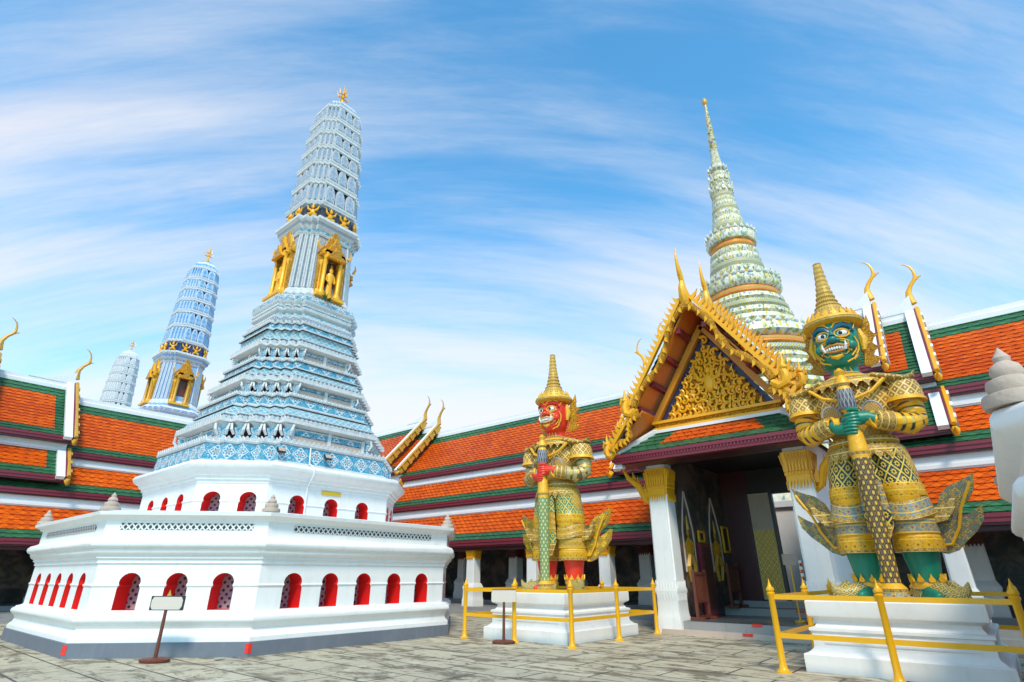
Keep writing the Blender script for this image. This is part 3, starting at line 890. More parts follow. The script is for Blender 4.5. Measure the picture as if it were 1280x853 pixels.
def end_board(root, x, sg, zs, dz, h, mat=OLDGOLD, tiers=(1, 2), out=0.0, rail=MAROON, lift=0.55):
    """white barge board with a gilded rail and a horn finial closing a roof end; sg = side it faces"""
    for k in tiers:
        (d0, z0), (d1, z1) = TIERS[k]; d0 -= out
        a = Vector((x, d0 - 0.12, (z0 + dz - 0.16) * zs)); b = Vector((x, d1, (z1 + dz) * zs))
        if k == 2: b = Vector((x, RIDGE_D, (z1 + dz) * zs + 0.18))
        u = (b - a); L = u.length; u.normalize(); n = Vector((1, 0, 0)).cross(u); n = -n if n.z < 0 else n
        m = MB()
        m.obox((a + b) / 2 + n * 0.06 - Vector((sg * 0.13, 0, 0)), (0.13, 0, 0), u * (L / 2), n * 0.07, WHITE2)
        m.build('barge_board', root)
        r = MB()
        r.obox((a + b) / 2 + Vector((sg * 0.07, 0, 0)) - n * 0.02, (0.06, 0, 0), u * (L / 2), n * 0.16, rail)
        # gilded moulding along the rail with small steps
        r.tube([a + n * 0.14 + Vector((sg * 0.11, 0, 0)), (a + b) / 2 + n * 0.10 + Vector((sg * 0.11, 0, 0)), b + n * 0.14 + Vector((sg * 0.11, 0, 0))], 0.07, mat, 6)
        for i in range(int(L / 0.55)):
            p = a + u * (0.35 + i * 0.55) + Vector((sg * 0.16, 0, 0)) - n * 0.02
            r.obox(p, (0.05, 0, 0), u * 0.09, n * 0.18, WHITE2 if rail is MAROON and mat is GOLD else mat)
        r.build('gilded_rail', root)
        f = MB()
        f.tube([a - u * 0.05 + Vector((sg * 0.1, 0, 0)), a - u * 0.25 + n * 0.02 + Vector((sg * 0.1, 0, 0)), a - u * 0.32 + n * 0.28 + Vector((sg * 0.1, 0, 0))], [0.1, 0.08, 0.015], mat, 6)
        f.build('rail_tail', root)
        if k == 2:
            w = MB()   # upswept ridge end
            w.prism([(0, 0), (-sg * 1.6, 0), (-sg * 0.9, 0.08), (-sg * 0.35, 0.3), (0, lift)], (x, RIDGE_D + 0.12, (z1 + dz) * zs + 0.2), (1, 0, 0), (0, 0, 1), (0, -1, 0), 0.24, WHITE2)
            w.build('upswept_ridge_end', root)
            chofa(root, b + Vector((sg * 0.05, 0, lift * 0.75)), (sg, 0, 0), h, mat)


def column(parent, mesh_set, x, d, rz=0.0):
    c = put(mesh_set[0], 'column', parent, (x, d, 0)); put(mesh_set[1], 'capital', c); return c


def column_meshes(w, zb, zt, zc, gold=GOLD, big=False):
    m = MB(); h = w / 2
    def sq(q, z): return [(q, -q, z), (q, q, z), (-q, q, z), (-q, -q, z)]
    def sq8(q, z):
        n = q * 0.84
        return [(q, -n, z), (q, n, z), (n, n, z), (n, q, z), (-n, q, z), (-n, n, z), (-q, n, z), (-q, -n, z), (-n, -n, z), (-n, -q, z), (n, -q, z), (n, -n, z)]
    k = 1.5 if big else 1.0
    bs = 1.10 if big else 1.36
    m.loft([sq(h * bs, zb), sq(h * bs, zb + .24 * k), sq(h * (bs - .06), zb + .28 * k), sq(h * (bs - .1), zb + .38 * k), sq(h * (bs - .1), zb + .62 * k), sq(h * (bs - .03), zb + .66 * k), sq(h * (bs - .03), zb + .71 * k), sq(h * (bs - .12), zb + .75 * k), sq(h * 1.02, zb + .86 * k)], WHITE)
    if big:
        for i in range(4):
            m.T = Matrix.Rotation(i * pi / 2, 4, 'Z')
            for q in range(-3, 4):
                m.prism(leaf(h * .13, .26), (h * 1.0, q * h * .28, zb + 1.0), (0, 1, 0), (0.02, 0, 1), (1, 0, 0), .018, WHITE)
                m.prism([(-h * .13, 0), (h * .13, 0), (0, -.2)], (h * 1.0, q * h * .28, zb + .99), (0, 1, 0), (0, 0, 1), (1, 0, 0), .018, WHITE)
        m.T = None
    m.loft([sq8(h, zb + 0.7), sq8(h * 0.94, zc), sq8(h * .94, zt + .12)], WHITE)
    c = MB(); q = h * .97; H = zt - zc
    c.loft([sq8(q * 1.0, zc), sq8(q * 1.05, zc + .02), sq8(q * 1.05, zc + H * .2), sq8(q * 1.10, zc + H * .22), sq8(q * 1.10, zc + H * .32), sq8(q * 1.03, zc + H * .35), sq8(q * 1.05, zc + H * .5), sq8(q * 1.15, zc + H * .93), sq8(q * 1.17, zt - .02), sq8(q * .98, zt)], gold)
    for i in range(4):
        c.T = Matrix.Rotation(i * pi / 2, 4, 'Z')
        n = 3 if big else 2
        for kk in range(-n, n + 1):
            y = kk * q * 1.8 / (2 * n + 1)
            wd_ = q * .9 / (2 * n + 1)
            c.prism([(-wd_, 0), (-wd_ * .5, -H * .12), (0, -H * .26), (wd_ * .5, -H * .12), (wd_, 0)], (q * 1.02, y, zc + .02), (0, 1, 0), (0, 0, 1), (1, 0, 0), .03, gold)
            c.prism(leaf(wd_ * .8, H * .6), (q * 1.045, y, zc + H * .34), (0, 1, 0), (0.13 * h / .4 * .5, 0, 1), (1, 0, 0), .035, gold)
            c.prism(leaf(wd_ * .45, H * .34), (q * 1.09, y + wd_, zc + H * .55), (0, 1, 0), (0.2, 0, 1), (1, 0, 0), .03, gold)
            c.ball((q * 1.11, y, zc + H * .27), (.02, wd_ * .7, H * .035), gold, 6, 4)
    c.T = None
    return m.mesh('column', 30), c.mesh('capital', 30)


COLS = column_meshes(0.46, 0.26, 2.46, 2.1)
COLB = column_meshes(0.5, 0.42, 2.6, 2.2, BROWNW)


def gallery_body(root, x0, x1, xs, zs=1.0):
    m = MB(); m.box(x0, x1, 0, 10, -0.05, 0.13, MARBLE); m.box(x0, x1, 0.42, 9.9, 0.13, 0.26, MARBLE); m.box(x0, x1, 2.6, 9.8, 0.26, 0.42, MARBLE)
    m.build('stepped_platform', root)
    m = MB(); m.box(x0, x1, 5.2, 5.5, 0.42, 5.6 * zs, MURAL); m.build('back_wall', root)
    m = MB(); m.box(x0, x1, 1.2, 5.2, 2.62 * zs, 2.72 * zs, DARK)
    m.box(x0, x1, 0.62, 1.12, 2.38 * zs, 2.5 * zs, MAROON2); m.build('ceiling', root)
    for x in xs: column(root, COLS, x, 0.92)
    for x in xs: column(root, COLB, x + 0.35, 3.3)


def wing(name, label, origin, rz):
    return thing(name, label, 'gallery', (*origin, 0), rz, 'roofed galleries round the courtyard')


GX = -5.3
# centre wing: gallery coordinates coincide with world x and y - 17.1
DY = 17.1
cw = wing('gallery_wing', 'orange tiled gallery running behind the red faced guardian to the far corner', (0, DY), 0)
gallery_roof(cw, -24.3, -7.65, 1.0)
gallery_roof(cw, -25.6, -24.3, 1.0, 0.45, (1, 2), 0.0, 0.3, 0.08); gallery_roof(cw, -31, -24.3, 1.0, 0, (0,))
gallery_roof(cw, -32, -25.6, 1.0, 0.95, (1, 2), 0.0, 0.3, 0.12)
end_board(cw, -24.3, 1, 1.0, 0.45, 1.45, OLDGOLD, (1, 2), 0.08, OLDGOLD, 0.3)
end_board(cw, -25.6, 1, 1.0, 0.95, 1.45, OLDGOLD, (1, 2), 0.12, OLDGOLD, 0.3)
gallery_body(cw, -30.4, -7.9, [-17.25 + 3.25 * k for k in range(-3, 3)])
# right wing
rw = wing('gallery_wing', 'tiled gallery behind the green faced guardian with pale shining orange roof', (0, DY), 0)
gallery_roof(rw, -2.95, 14, 1.0)
gallery_body(rw, -2.7, 14, [-0.9 + 3.25 * k for k in range(0, 5)])
# left wing, turned a quarter: local x runs along world +Y reversed, local y along world -X
lw = wing('gallery_wing', 'orange tiled gallery at the left edge behind the tall pale tower', (-24.7, 4.0), radians(90))
ZL = 0.925
# local x -> world +Y, local y -> world -X
gallery_roof(lw, 1.05, 14, ZL); gallery_roof(lw, -14, 1.05, ZL, 0, (0,), ridge=False); gallery_roof(lw, -14, 1.05, ZL, 0, (1,))
gallery_roof(lw, -1.75, 1.05, ZL, 0.55, (1, 2), 0.0, 0.55, 0.2); gallery_roof(lw, -14, -1.75, ZL, 1.15, (1, 2), 0.0, 0.55, 0.3)
end_board(lw, 1.05, 1, ZL, 0.55, 1.35, OLDGOLD, (1, 2), 0.2, MAROON)
end_board(lw, -1.75, 1, ZL, 1.15, 1.35, OLDGOLD, (1, 2), 0.3, MAROON)
gallery_body(lw, -14, 13.0, [1.45 + 3.2 * k for k in range(-4, 4)], ZL)

# ------------------------------------------------------------------ gate pavilion
gt = thing('gate_pavilion', 'gabled gate with carved gold pediment, gold flame eaves and dark open doorway', 'gate', (GX, 0, 0))
def gate_cross():
    # built in gate coordinates: x measured from the axis, d from the gallery step line
    e = bpy.data.objects.new('cross_roof', None); link(e, gt); e.location = (0, DY, 0)
    for h, dz, out in ((5.1, 0.5, 0.1), (3.95, 1.05, 0.2)):
        gallery_roof(e, -h, -2.35, 1.0, dz, (1, 2), 0.55, 0.0, out); gallery_roof(e, 2.35, h, 1.0, dz, (1, 2), 0.0, 0.55, out)
        for sg in (-1, 1): end_board(e, sg * h, sg, 1.0, dz, 1.45, GOLD, (1, 2), out, MAROON, 0.6)
    return e


gate_cross()


def gable_slope(sgn, y0, y1, w0, z0, w1, z1):
    class S_:
        S = sqrt((w1 - w0) ** 2 + (z1 - z0) ** 2)
        def __call__(s, u, v):
            t = v / s.S
            return (sgn * (w0 + (w1 - w0) * t), y0 + u, z0 + (z1 - z0) * t)
    return S_()


def naga_board(parent, y, w0, z0, w1, z1, sg, mat=GOLD, fins=True, k=1.0):
    """gilded flame-finned board from the low end (w0, z0) up to (w1, z1) on side sg"""
    a = Vector((sg * w0, y, z0)); b = Vector((sg * w1, y, z1)); u = b - a; L = u.length; u.normalize()
    n = Vector((-u.z * sg, 0, u.x * sg)); n = n if n.z > 0 else -n
    m = MB()
    # undulating serpent body under a straight edge
    pts = []; N = 22
    for i in range(N + 1):
        t = i / N; pts.append(a + u * (L * t) + n * (-0.10 * k + 0.11 * k * sin(t * 2 * pi * 1.5 + 0.6)) + Vector((0, -0.03, 0)))
    m.tube(pts, [0.095 * k + 0.03 * sin(i * 1.3) for i in range(N + 1)], GRELIEF, 8)
    for i in range(2, N - 1, 2):
        flame_blade(m, pts[i] - Vector((0, 0.1, 0)), u, (-n - u * 0.9).normalized(), Vector((0, 1, 0)), 0.07 * k, 0.2 * k, 0.05, 0.05, mat)
    m.obox((a + b) / 2 + n * 0.12 * k, u * (L / 2), (0, 0.06, 0), n * 0.05, mat)
    m.build('serpent_board', parent)
    if fins:
        f = MB(); c = int(L / (0.17 * k))
        for i in range(c):
            o = a + u * (L * (i + 0.5) / c) + n * 0.15 * k
            flame_blade(f, o, u, n, Vector((0, 1, 0)), 0.075 * k, 0.27 * k, 0.09 * k, 0.06, mat)
        f.build('flame_fins', parent)
    return a, u, n


def naga_head(parent, o, sg, h, y, mat=GOLD):
    """upturned serpent heads with flame crests at the low end of a board"""
    m = MB(); o = Vector(o)
    m.tube([o + Vector((sg * x * h, 0, z * h)) for x, z in ((-0.1, -0.02), (0.12, -0.2), (0.32, -0.12), (0.36, 0.15), (0.28, 0.42), (0.34, 0.62), (0.33, 0.85))], [h * q for q in (0.14, 0.15, 0.15, 0.14, 0.10, 0.06, 0.012)], mat, 8)
    for i, (x, z, hh, ln) in enumerate(((0.02, -0.02, 0.45, 0.05), (0.16, 0.05, 0.6, 0.06), (0.44, -0.05, 0.35, 0.1), (0.46, 0.2, 0.4, 0.08), (-0.05, -0.12, 0.3, -0.05))):
        flame_blade(m, o + Vector((sg * x * h, 0.02, z * h)), (sg, 0, 0), (0, 0, 1), Vector((0, 1, 0)), 0.13 * h, hh * h, ln * h, 0.07, mat)
    m.ball(o + Vector((sg * 0.34 * h, -0.04, 0.4 * h)), (0.12 * h, 0.09 * h, 0.1 * h), mat, 8, 5)
    return m.build('serpent_head', parent)


def gate():
    # columns
    cm = column_meshes(0.60, 0.0, 4.32, 3.55, GOLD, True)
    for sg in (-1, 1):
        for y in (15.42,):
            c = put(cm[0], 'column', gt, (sg * 1.92, y, 0)); put(cm[1], 'capital', c)
        # bracket of gilded flame on the outer side of each column
        b = MB()
        b.tube([(sg * 2.15, 15.4, 3.3), (sg * 2.36, 15.3, 3.45), (sg * 2.5, 15.2, 3.85), (sg * 2.75, 15.05, 4.1), (sg * 2.85, 14.95, 4.38)], [0.05, 0.09, 0.1, 0.07, 0.03], GOLD, 8)
        for x, z, h in ((2.3, 3.5, 0.45), (2.5, 3.75, 0.4), (2.65, 4.0, 0.3)):
            flame_blade(b, (sg * x, 15.25, z), (sg, 0, 0), (0, 0, 1), Vector((0, 1, 0)), 0.08, h, 0.05, 0.06, GOLD)
        b.build('gilded_bracket', gt)
    # upper roof and lower roof, both slopes, in two lengths
    for y0, y1, dz in ((14.35, 16.4, 0.0), (16.4, 22.0, 0.5)):
        for sg in (-1, 1):
            m = MB()
            roof_sheet(m, gable_slope(sg, y0, y1, 2.02, 6.0 + dz, 0.0, 8.9 + dz), y1 - y0, 0.3, 0.0, 0.36, 0.3)
            m.build('tiled_roof', gt)
            m = MB()
            roof_sheet(m, gable_slope(sg, y0 + 0.05, y1, 2.85, 4.72 + dz * 0.5, 1.8, 5.95 + dz * 0.5), y1 - y0 - 0.05, 0.3, 0.0, 0.36, 0.0)
            m.build('tiled_roof', gt)
            m = MB()
            a = Vector((sg * 2.0, 0, 5.9 + dz)); b = Vector((0, 0, 8.78 + dz)); u = (b - a); n = Vector((-u.z, 0, u.x)).normalized()
            m.add([(p.x, y, p.z) for y in (y0 + 0.06, y1) for p in (a, b, b + Vector((0, 0, 0.1)), a + Vector((0, 0, 0.1)))], [(0, 1, 2, 3), (7, 6, 5, 4), (0, 4, 5, 1), (1, 5, 6, 2), (2, 6, 7, 3), (3, 7, 4, 0)], SOFFIT)
            a = Vector((sg * 2.8, 0, 4.62 + dz * .5)); b = Vector((sg * 1.8, 0, 5.85 + dz * .5))
            m.add([(p.x, y, p.z) for y in (y0 + 0.1, y1) for p in (a, b, b + Vector((0, 0, 0.06)), a + Vector((0, 0, 0.06)))], [(0, 1, 2, 3), (7, 6, 5, 4), (0, 4, 5, 1), (1, 5, 6, 2), (2, 6, 7, 3), (3, 7, 4, 0)], SOFFIT)
            for t in (0.06, 0.3, 0.55, 0.8):     # purlin ends seen under the eaves
                p = Vector((sg * 2.0, 0, 5.9 + dz)).lerp(Vector((0, 0, 8.78 + dz)), t)
                m.box(p.x - 0.07, p.x + 0.07, y0 + 0.1, min(y1, 15.4 + dz * 4), p.z - 0.2, p.z - 0.04, MAROON)
            m.build('timber_soffit', gt)
            m = MB()
            m.box(*sorted((sg * 1.96, sg * 2.1)), y0 + 0.1, y1, 5.78 + dz, 5.98 + dz, MAROON)
            m.box(*sorted((sg * 2.8, sg * 2.93)), y0 + 0.1, y1, 4.5 + dz * .5, 4.7 + dz * .5, MAROON)
            m.build('side_eave', gt)
        m = MB(); m.box(-0.1, 0.1, y0 + 0.1, y1, 8.86 + dz, 9.06 + dz, WHITE2); m.build('ridge_cap', gt)
    for y, dz, k in ((14.33, 0.0, 1.0), (16.36, 0.5, 0.9)):
        for sg in (-1, 1):
            naga_board(gt, y, 2.0, 6.02 + dz, 0.05, 8.95 + dz, sg, GOLD, True, k)
            naga_head(gt, (sg * 2.0, y, 5.95 + dz), sg, 0.78 * k, y)
            naga_board(gt, y + 0.04, 2.8, 4.78 + dz * .5, 1.95, 5.85 + dz * .5, sg, GOLD, True, k)
            naga_head(gt, (sg * 2.78, y + 0.04, 4.78 + dz * .5), sg, 0.66 * k, y)
        m = MB(); b = Vector((0, y, 8.95 + dz))
        m.tube([b + Vector((0, q, z)) for q, z in ((0.1, -0.15), (-0.02, 0.1), (-0.12, 0.35), (-0.06, 0.6), (-0.14, 0.8), (-0.24, 1.1), (-0.28, 1.4), (-0.22, 1.7))], [0.16, 0.17, 0.12, 0.08, 0.085, 0.055, 0.035, 0.008], GOLD, 8)
        flame_blade(m, b + Vector((0, -0.15, 0.72)), (0, -1, 0), (0, -0.7, 0.7), Vector((1, 0, 0)), 0.06, 0.2, 0, 0.05, GOLD)
        m.build('horn_finial', gt)
    # pediment
    m = MB(); m.prism([(-1.72, 5.62), (1.72, 5.62), (0, 8.2)], (0, 15.42, 0), (1, 0, 0), (0, 0, 1), (0, 1, 0), 0.12, NAVY); m.prism([(-1.52, 5.66), (1.52, 5.66), (0, 7.92)], (0, 15.385, 0), (1, 0, 0), (0, 0, 1), (0, 1, 0), 0.05, GRELIEF2); ped = m.build('pediment', gt)
    m = MB()
    rnd = random.Random(3)
    def curl(cx, cz, s, r0, ang):
        pts = [(cx + s * r * cos(a), 15.36 - 0.05 * (1 - i / 12), cz + r * sin(a)) for i in range(12) for r, a in ((r0 * (1 - i / 13.5), ang + i * 0.52),)]
        m.tube(pts, [0.045 * (1 - i / 16) * r0 / 0.2 + 0.012 for i in range(12)], GOLD, 6)
    rows = [(5.74 + 0.215 * i) for i in range(11)]
    for z in rows:
        w = (8.05 - z) / 2.58 * 1.5
        c = max(1, int(w / 0.215))
        for j in range(-c, c + 1):
            x = j * w / (c + 0.35) if c else 0
            if abs(x) > w - 0.06: continue
            curl(x, z + 0.06 * rnd.random(), 1 if x > 0 else -1, 0.115 + 0.05 * rnd.random(), rnd.random() * 3.1)
            flame_blade(m, (x + 0.1 * (rnd.random() - 0.5), 15.36, z + 0.02), (1, 0, 0), (0, 0, 1), Vector((0, 1, 0)), 0.045, 0.2, 0.07 * (1 if x > 0 else -1), 0.07, GOLD)
    m.ball((0, 15.33, 6.6), (0.16, 0.1, 0.3), GOLD, 8, 6); m.ball((0, 15.33, 7.0), (0.1, 0.09, 0.12), GOLD, 8, 6)
    for sg in (-1, 1): m.tube([(0, 15.33, 6.7), (sg * 0.3, 15.31, 6.75), (sg * 0.42, 15.31, 7.05)], [0.08, 0.07, 0.03], GOLD, 6)
    m.build('carved_gilt_scrolls', ped)
    m = MB()
    for sg in (-1, 1):
        a = Vector((sg * 1.86, 15.36, 5.62)); b = Vector((0, 15.36, 8.42)); u = (b - a).normalized(); n = Vector((u.z, 0, -u.x))
        m.obox((a + b) / 2 - Vector((0, 0.02, 0)), u * ((b - a).length / 2), (0, 0.08, 0), n * 0.09, GOLDWOOD)
    m.build('pediment_frame', ped)
    m = MB()
    m.box(-1.85, 1.85, 15.2, 15.5, 5.42, 5.5, GOLD); m.box(-1.8, 1.8, 15.24, 15.5, 5.5, 5.62, GRELIEF); m.box(-1.85, 1.85, 15.18, 15.5, 5.62, 5.70, GOLD)
    for i in range(46): m.ball((-1.8 + i * 0.08, 15.2, 5.40), (0.03, 0.04, 0.05), GOLD, 6, 4)
    m.build('gilt_cornice', ped)
    # white kerbs beside and above the lower apron roof
    m = MB()
    A = [(-2.75, 14.45, 4.70), (2.75, 14.45, 4.70), (1.82, 15.25, 5.36), (-1.82, 15.25, 5.36)]
    class Ap:
        S = 1.04
        def __call__(s, u, v):
            t = v / s.S; x0 = -2.62 + 0.9 * t; x1 = -x0
            return (x0 + (x1 - x0) * u / 5.24, 14.45 + 0.8 * t, 4.70 + 0.66 * t)
    roof_sheet(m, Ap(), 5.24, 1.0, 1.0, 0.3, 0.06); m.build('apron_roof', gt)
    m = MB()
    for sg in (-1, 1):
        a, b = Vector((sg * 2.72, 14.44, 4.68)), Vector((sg * 1.78, 15.25, 5.38)); u = (b - a).normalized()
        m.obox((a + b) / 2 + Vector((0, 0, 0.04)), u * 0.72, Vector((0.09, 0, 0)), (0, -0.03, 0.06), WHITE2)
        m.prism([(-0.12, 0), (0.12, 0), (0.05, 0.5), (-0.05, 0.5)], (sg * 2.72, 14.45, 4.3), (1, 0, 0), (0, 0, 1), (0, 1, 0), 0.2, WHITE2)
    m.box(-1.86, 1.86, 15.14, 15.36, 5.33, 5.42, WHITE2)
    m.build('white_kerb', gt)
    m = MB()
    m.box(-2.8, 2.8, 14.38, 14.5, 4.42, 4.68, MAROON); m.box(-2.82, 2.82, 14.34, 14.38, 4.58, 4.66, MAROON)
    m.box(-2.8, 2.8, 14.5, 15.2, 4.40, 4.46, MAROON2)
    for i in range(62): m.box(-2.78 + i * 0.09, -2.74 + i * 0.09, 14.345, 14.38, 4.50, 4.57, MAROON)
    m.build('eave_board', gt)
    # portal interior
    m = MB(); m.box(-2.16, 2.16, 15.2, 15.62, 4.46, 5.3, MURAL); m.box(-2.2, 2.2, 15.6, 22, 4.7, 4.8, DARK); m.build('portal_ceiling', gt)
    for sg in (-1, 1):
        m = MB(); m.box(*sorted((sg * 1.66, sg * 2.15)), 15.7, 21.9, 0.1, 4.75, MURAL if sg < 0 else WHITE2); m.build('side_wall', gt)
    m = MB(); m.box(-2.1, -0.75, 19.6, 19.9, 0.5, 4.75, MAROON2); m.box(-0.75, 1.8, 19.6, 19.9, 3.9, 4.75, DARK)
    m.build('door_wall', gt)
    m = MB(); m.box(-2.1, 2.1, 15.0, 15.25, -0.02, 0.11, PINK); m.box(-1.62, 1.62, 15.22, 18.5, -0.02, 0.3, MARBLE); m.box(-1.6, 1.6, 15.3, 18.5, 0.3, 0.306, DARKMARBLE)
    m.box(-1.65, 1.65, 18.46, 22, -0.02, 0.5, MARBLE); m.box(-1.64, 1.64, 18.55, 22, 0.5, 0.506, DARKMARBLE); m.box(-1.64, 1.64, 19.3, 22, 0.506, 0.68, MARBLE)
    m.build('entrance_steps', gt)
    for i, (x, y, z) in enumerate(((0.12, 14.992, 0.05), (0.3, 15.212, 0.25), (0.5, 18.452, 0.43))):
        m = MB(); m.box(x - 0.12, x + 0.12, y - 0.006, y + 0.004, z + 0.01, z + 0.06, TAPE); m.box(x - 0.12, x + 0.12, y - 0.006, y + 0.1, z + 0.06, z + 0.064, TAPE); m.build('red_tape', gt)
    # gilded door leaf, half open, with its dark frame
    m = MB(); m.box(-0.72, -0.05, 19.4, 19.47, 0.72, 3.9, PINK); m.box(-0.70, -0.07, 19.385, 19.4, 0.76, 2.75, MAT_DOOR); m.box(-0.70, -0.07, 19.385, 19.4, 2.8, 3.85, STONE)
    m.build('door_leaf', gt)
    m = MB(); m.box(-0.05, 0.05, 19.35, 19.5, 0.7, 3.95, BLACKM); m.box(-0.82, -0.72, 19.35, 19.5, 0.7, 3.95, MAROON2); m.build('door_frame', gt)
    # wall paintings of two guardians on the side wall
    for y, s in ((16.35, 1.05), (18.45, 1.2)):
        m = MB(); x = -1.645
        for sg in (-1, 1): m.tube([(x, y + sg * 0.36 * s, 1.5), (x, y + sg * 0.36 * s, 2.6), (x, y + sg * 0.2 * s, 3.2), (x, y, 3.75)], 0.03, PINK, 6)
        m.ball((x, y, 2.15), (0.03, 0.18 * s, 0.32), GOLD, 8, 6); m.ball((x, y, 2.58), (0.025, 0.09 * s, 0.12), OLDGOLD, 8, 6)
        m.tube([(x, y, 2.65), (x, y, 2.8), (x, y, 3.05)], [0.06, 0.04, 0.01], OLDGOLD, 6)
        for sg in (-1, 1):
            m.tube([(x, y + sg * 0.1, 2.35), (x, y + sg * 0.28 * s, 2.2), (x, y + sg * 0.12, 2.05)], [0.05, 0.05, 0.04], OLDGOLD, 6)
            m.tube([(x, y + sg * 0.08, 1.95), (x, y + sg * 0.22 * s, 1.65), (x, y + sg * 0.12, 1.25)], [0.09, 0.09, 0.05], OLDGOLD, 6)
            flame_blade(m, (x, y + sg * 0.2, 1.9), (0, sg, 0), (0, 0, 1), Vector((1, 0, 0)), 0.08, 0.45, 0.14, 0.02, OLDGOLD)
        m.build('painted_guardian', gt)


MAT_DOOR = lattice('gilt lattice door', (0.85, 0.6, 0.14), (0.60, 0.36, 0.06), (0.5, 0.28, 0.05), (0.9, 0.62, 0.15), 0.16, 0.2, 0.2, dot=0.16)
gate()
r = thing('boundary_wall', 'bright white wall seen through the open gate beyond the golden door leaf', 'wall', (-4.0, 27.0, 0))
m = MB(); m.box(-9, 9, 0, .4, 0, 4.2, WHITE); m.build('wall_face', r)
m = MB(); m.box(-9, 9, -.12, .5, 4.2, 4.45, WHITE2); m.box(-9, 9, -.08, 0, 0, .5, GREY); m.build('coping_and_base', r)

# ------------------------------------------------------------------ porcelain spire far behind the gate
MOS = mosaic('floral porcelain mosaic', [(0.74, 0.66, 0.46), (0.28, 0.33, 0.10), (0.72, 0.52, 0.08), (0.28, 0.32, 0.34), (0.50, 0.50, 0.32)], 3.2)
MOS2 = mosaic('fine porcelain mosaic', [(0.66, 0.58, 0.36), (0.24, 0.28, 0.10), (0.68, 0.49, 0.08), (0.20, 0.23, 0.26)], 4.5)
ORB = striped('orange tile ring', [(0.55, (0.80, 0.25, 0.03)), (1.01, (0.62, 0.18, 0.03))], 0.4)
YDOT = lattice('yellow flower row', (0.60, 0.58, 0.44), (0.20, 0.27, 0.18), (0.2, 0.24, 0.22), (0.80, 0.54, 0.05), 0.5, 0.42, 0.16, dot=0.25)


def spire():
    root = thing('porcelain_spire', 'slender pale green mosaic spire with orange rings behind the gate', 'spire', (-10.05, 38.7, 0))
    # (radius, z) going up, material of the band above
    env = [(5.6, 0), (5.6, 10), (5.0, 13), (4.1, 15.5), (3.3, 17.3), (2.55, 20.0), (1.95, 22.0), (1.62, 24.4), (1.22, 26.4), (0.92, 28.6), (0.78, 29.9), (0.72, 31), (0.6, 32), (0.42, 33.2), (0.3, 34.6)]
    def R_(z):
        for (r0, z0), (r1, z1) in zip(env, env[1:]):
            if z <= z1: return r0 + (r1 - r0) * (z - z0) / (z1 - z0)
        return 0.3
    P = [(5.8, 0, MOS), (5.6, 9.9, MOS)]
    fl = [(15.7, 17.0, 4.45), (20.3, 21.5, 2.85), (24.8, 25.9, 1.90)]
    z = 10.2; k = 0
    while z < 32.6:
        f = next((q for q in fl if q[0] - .6 < z < q[1]), None)
        if f:
            r = R_(f[0])
            P += [(r * .99, f[0] - .5, ORB), (r * 1.05, f[0] - .4, ORB), (r * 1.05, f[0] - .08, ORB), (r * .99, f[0], MOS), (f[2] * .93, f[0] + .06, MOS), (f[2], f[0] + .35, MOS), (f[2] * .97, f[1] - .3, MOS), (R_(f[1]) * 1.05, f[1], ORB), (R_(f[1]) * 1.0, f[1] + .16, MOS2)]
            z = f[1] + .3; continue
        h = .62 if z < 28 else .45
        r = R_(z + h / 2)
        mt = (MOS2, YDOT, MOS)[k % 3]; k += 1
        P += [(r * 1.0, z, mt), (r * 1.055, z + h * .22, mt), (r * 1.04, z + h * .7, mt), (r * .95, z + h * .9, MOS2)]
        z += h
    P += [(.46, 33.0, MOS2), (.36, 33.8, MOS2), (.3, 34.6, MOS2)]
    m = MB(); m.lathe([(r, z) for r, z, _ in P], [q[2] for q in P[:-1]], n=28); m.build('mosaic_body', root, sharp=50)
    # toothed collars
    for z, r, n, h in ((16.6, 4.25, 44, 0.45), (21.15, 2.74, 32, 0.45), (25.6, 1.78, 24, 0.4), (30.0, 0.80, 12, 0.9), (31.1, 0.70, 12, 0.8), (32.3, 0.66, 12, 0.4)):
        m = MB()
        for i in range(n):
            a = 2 * pi * i / n; rd = Vector((cos(a), sin(a), 0)); tg = Vector((-sin(a), cos(a), 0))
            m.prism(leaf(pi * r / n * 0.9, h), rd * r + Vector((0, 0, z)), tg, Vector((0, 0, 1)) + rd * 0.1, rd, 0.1, MOS if h < 0.7 else MOS2)
        m.build('petal_collar', root)
    m = MB()
    pr = []
    for i in range(20):
        z = 34.5 + i * 0.27; r = 0.33 - 0.22 * i / 19
        pr += [(r, z), (r * 1.12, z + 0.1), (r * 0.8, z + 0.2)]
    m.lathe(pr, [OLDGOLD if i % 3 == 1 else MOS2 for i in range(len(pr) - 1)], n=10); m.build('ringed_needle', root)
    m = MB(); m.lathe([(0.1, 39.8), (0.2, 39.95), (0.24, 40.2), (0.15, 40.45), (0.02, 40.7)], OLDGOLD, n=10); m.build('golden_ball', root)


spire()

# ------------------------------------------------------------------ guardian statues


def seg_r(p, a, b):
    ab = b - a; t = max(0, min(1, (p - a).dot(ab) / ab.dot(ab)))
    return t, (p - (a + ab * t)).length


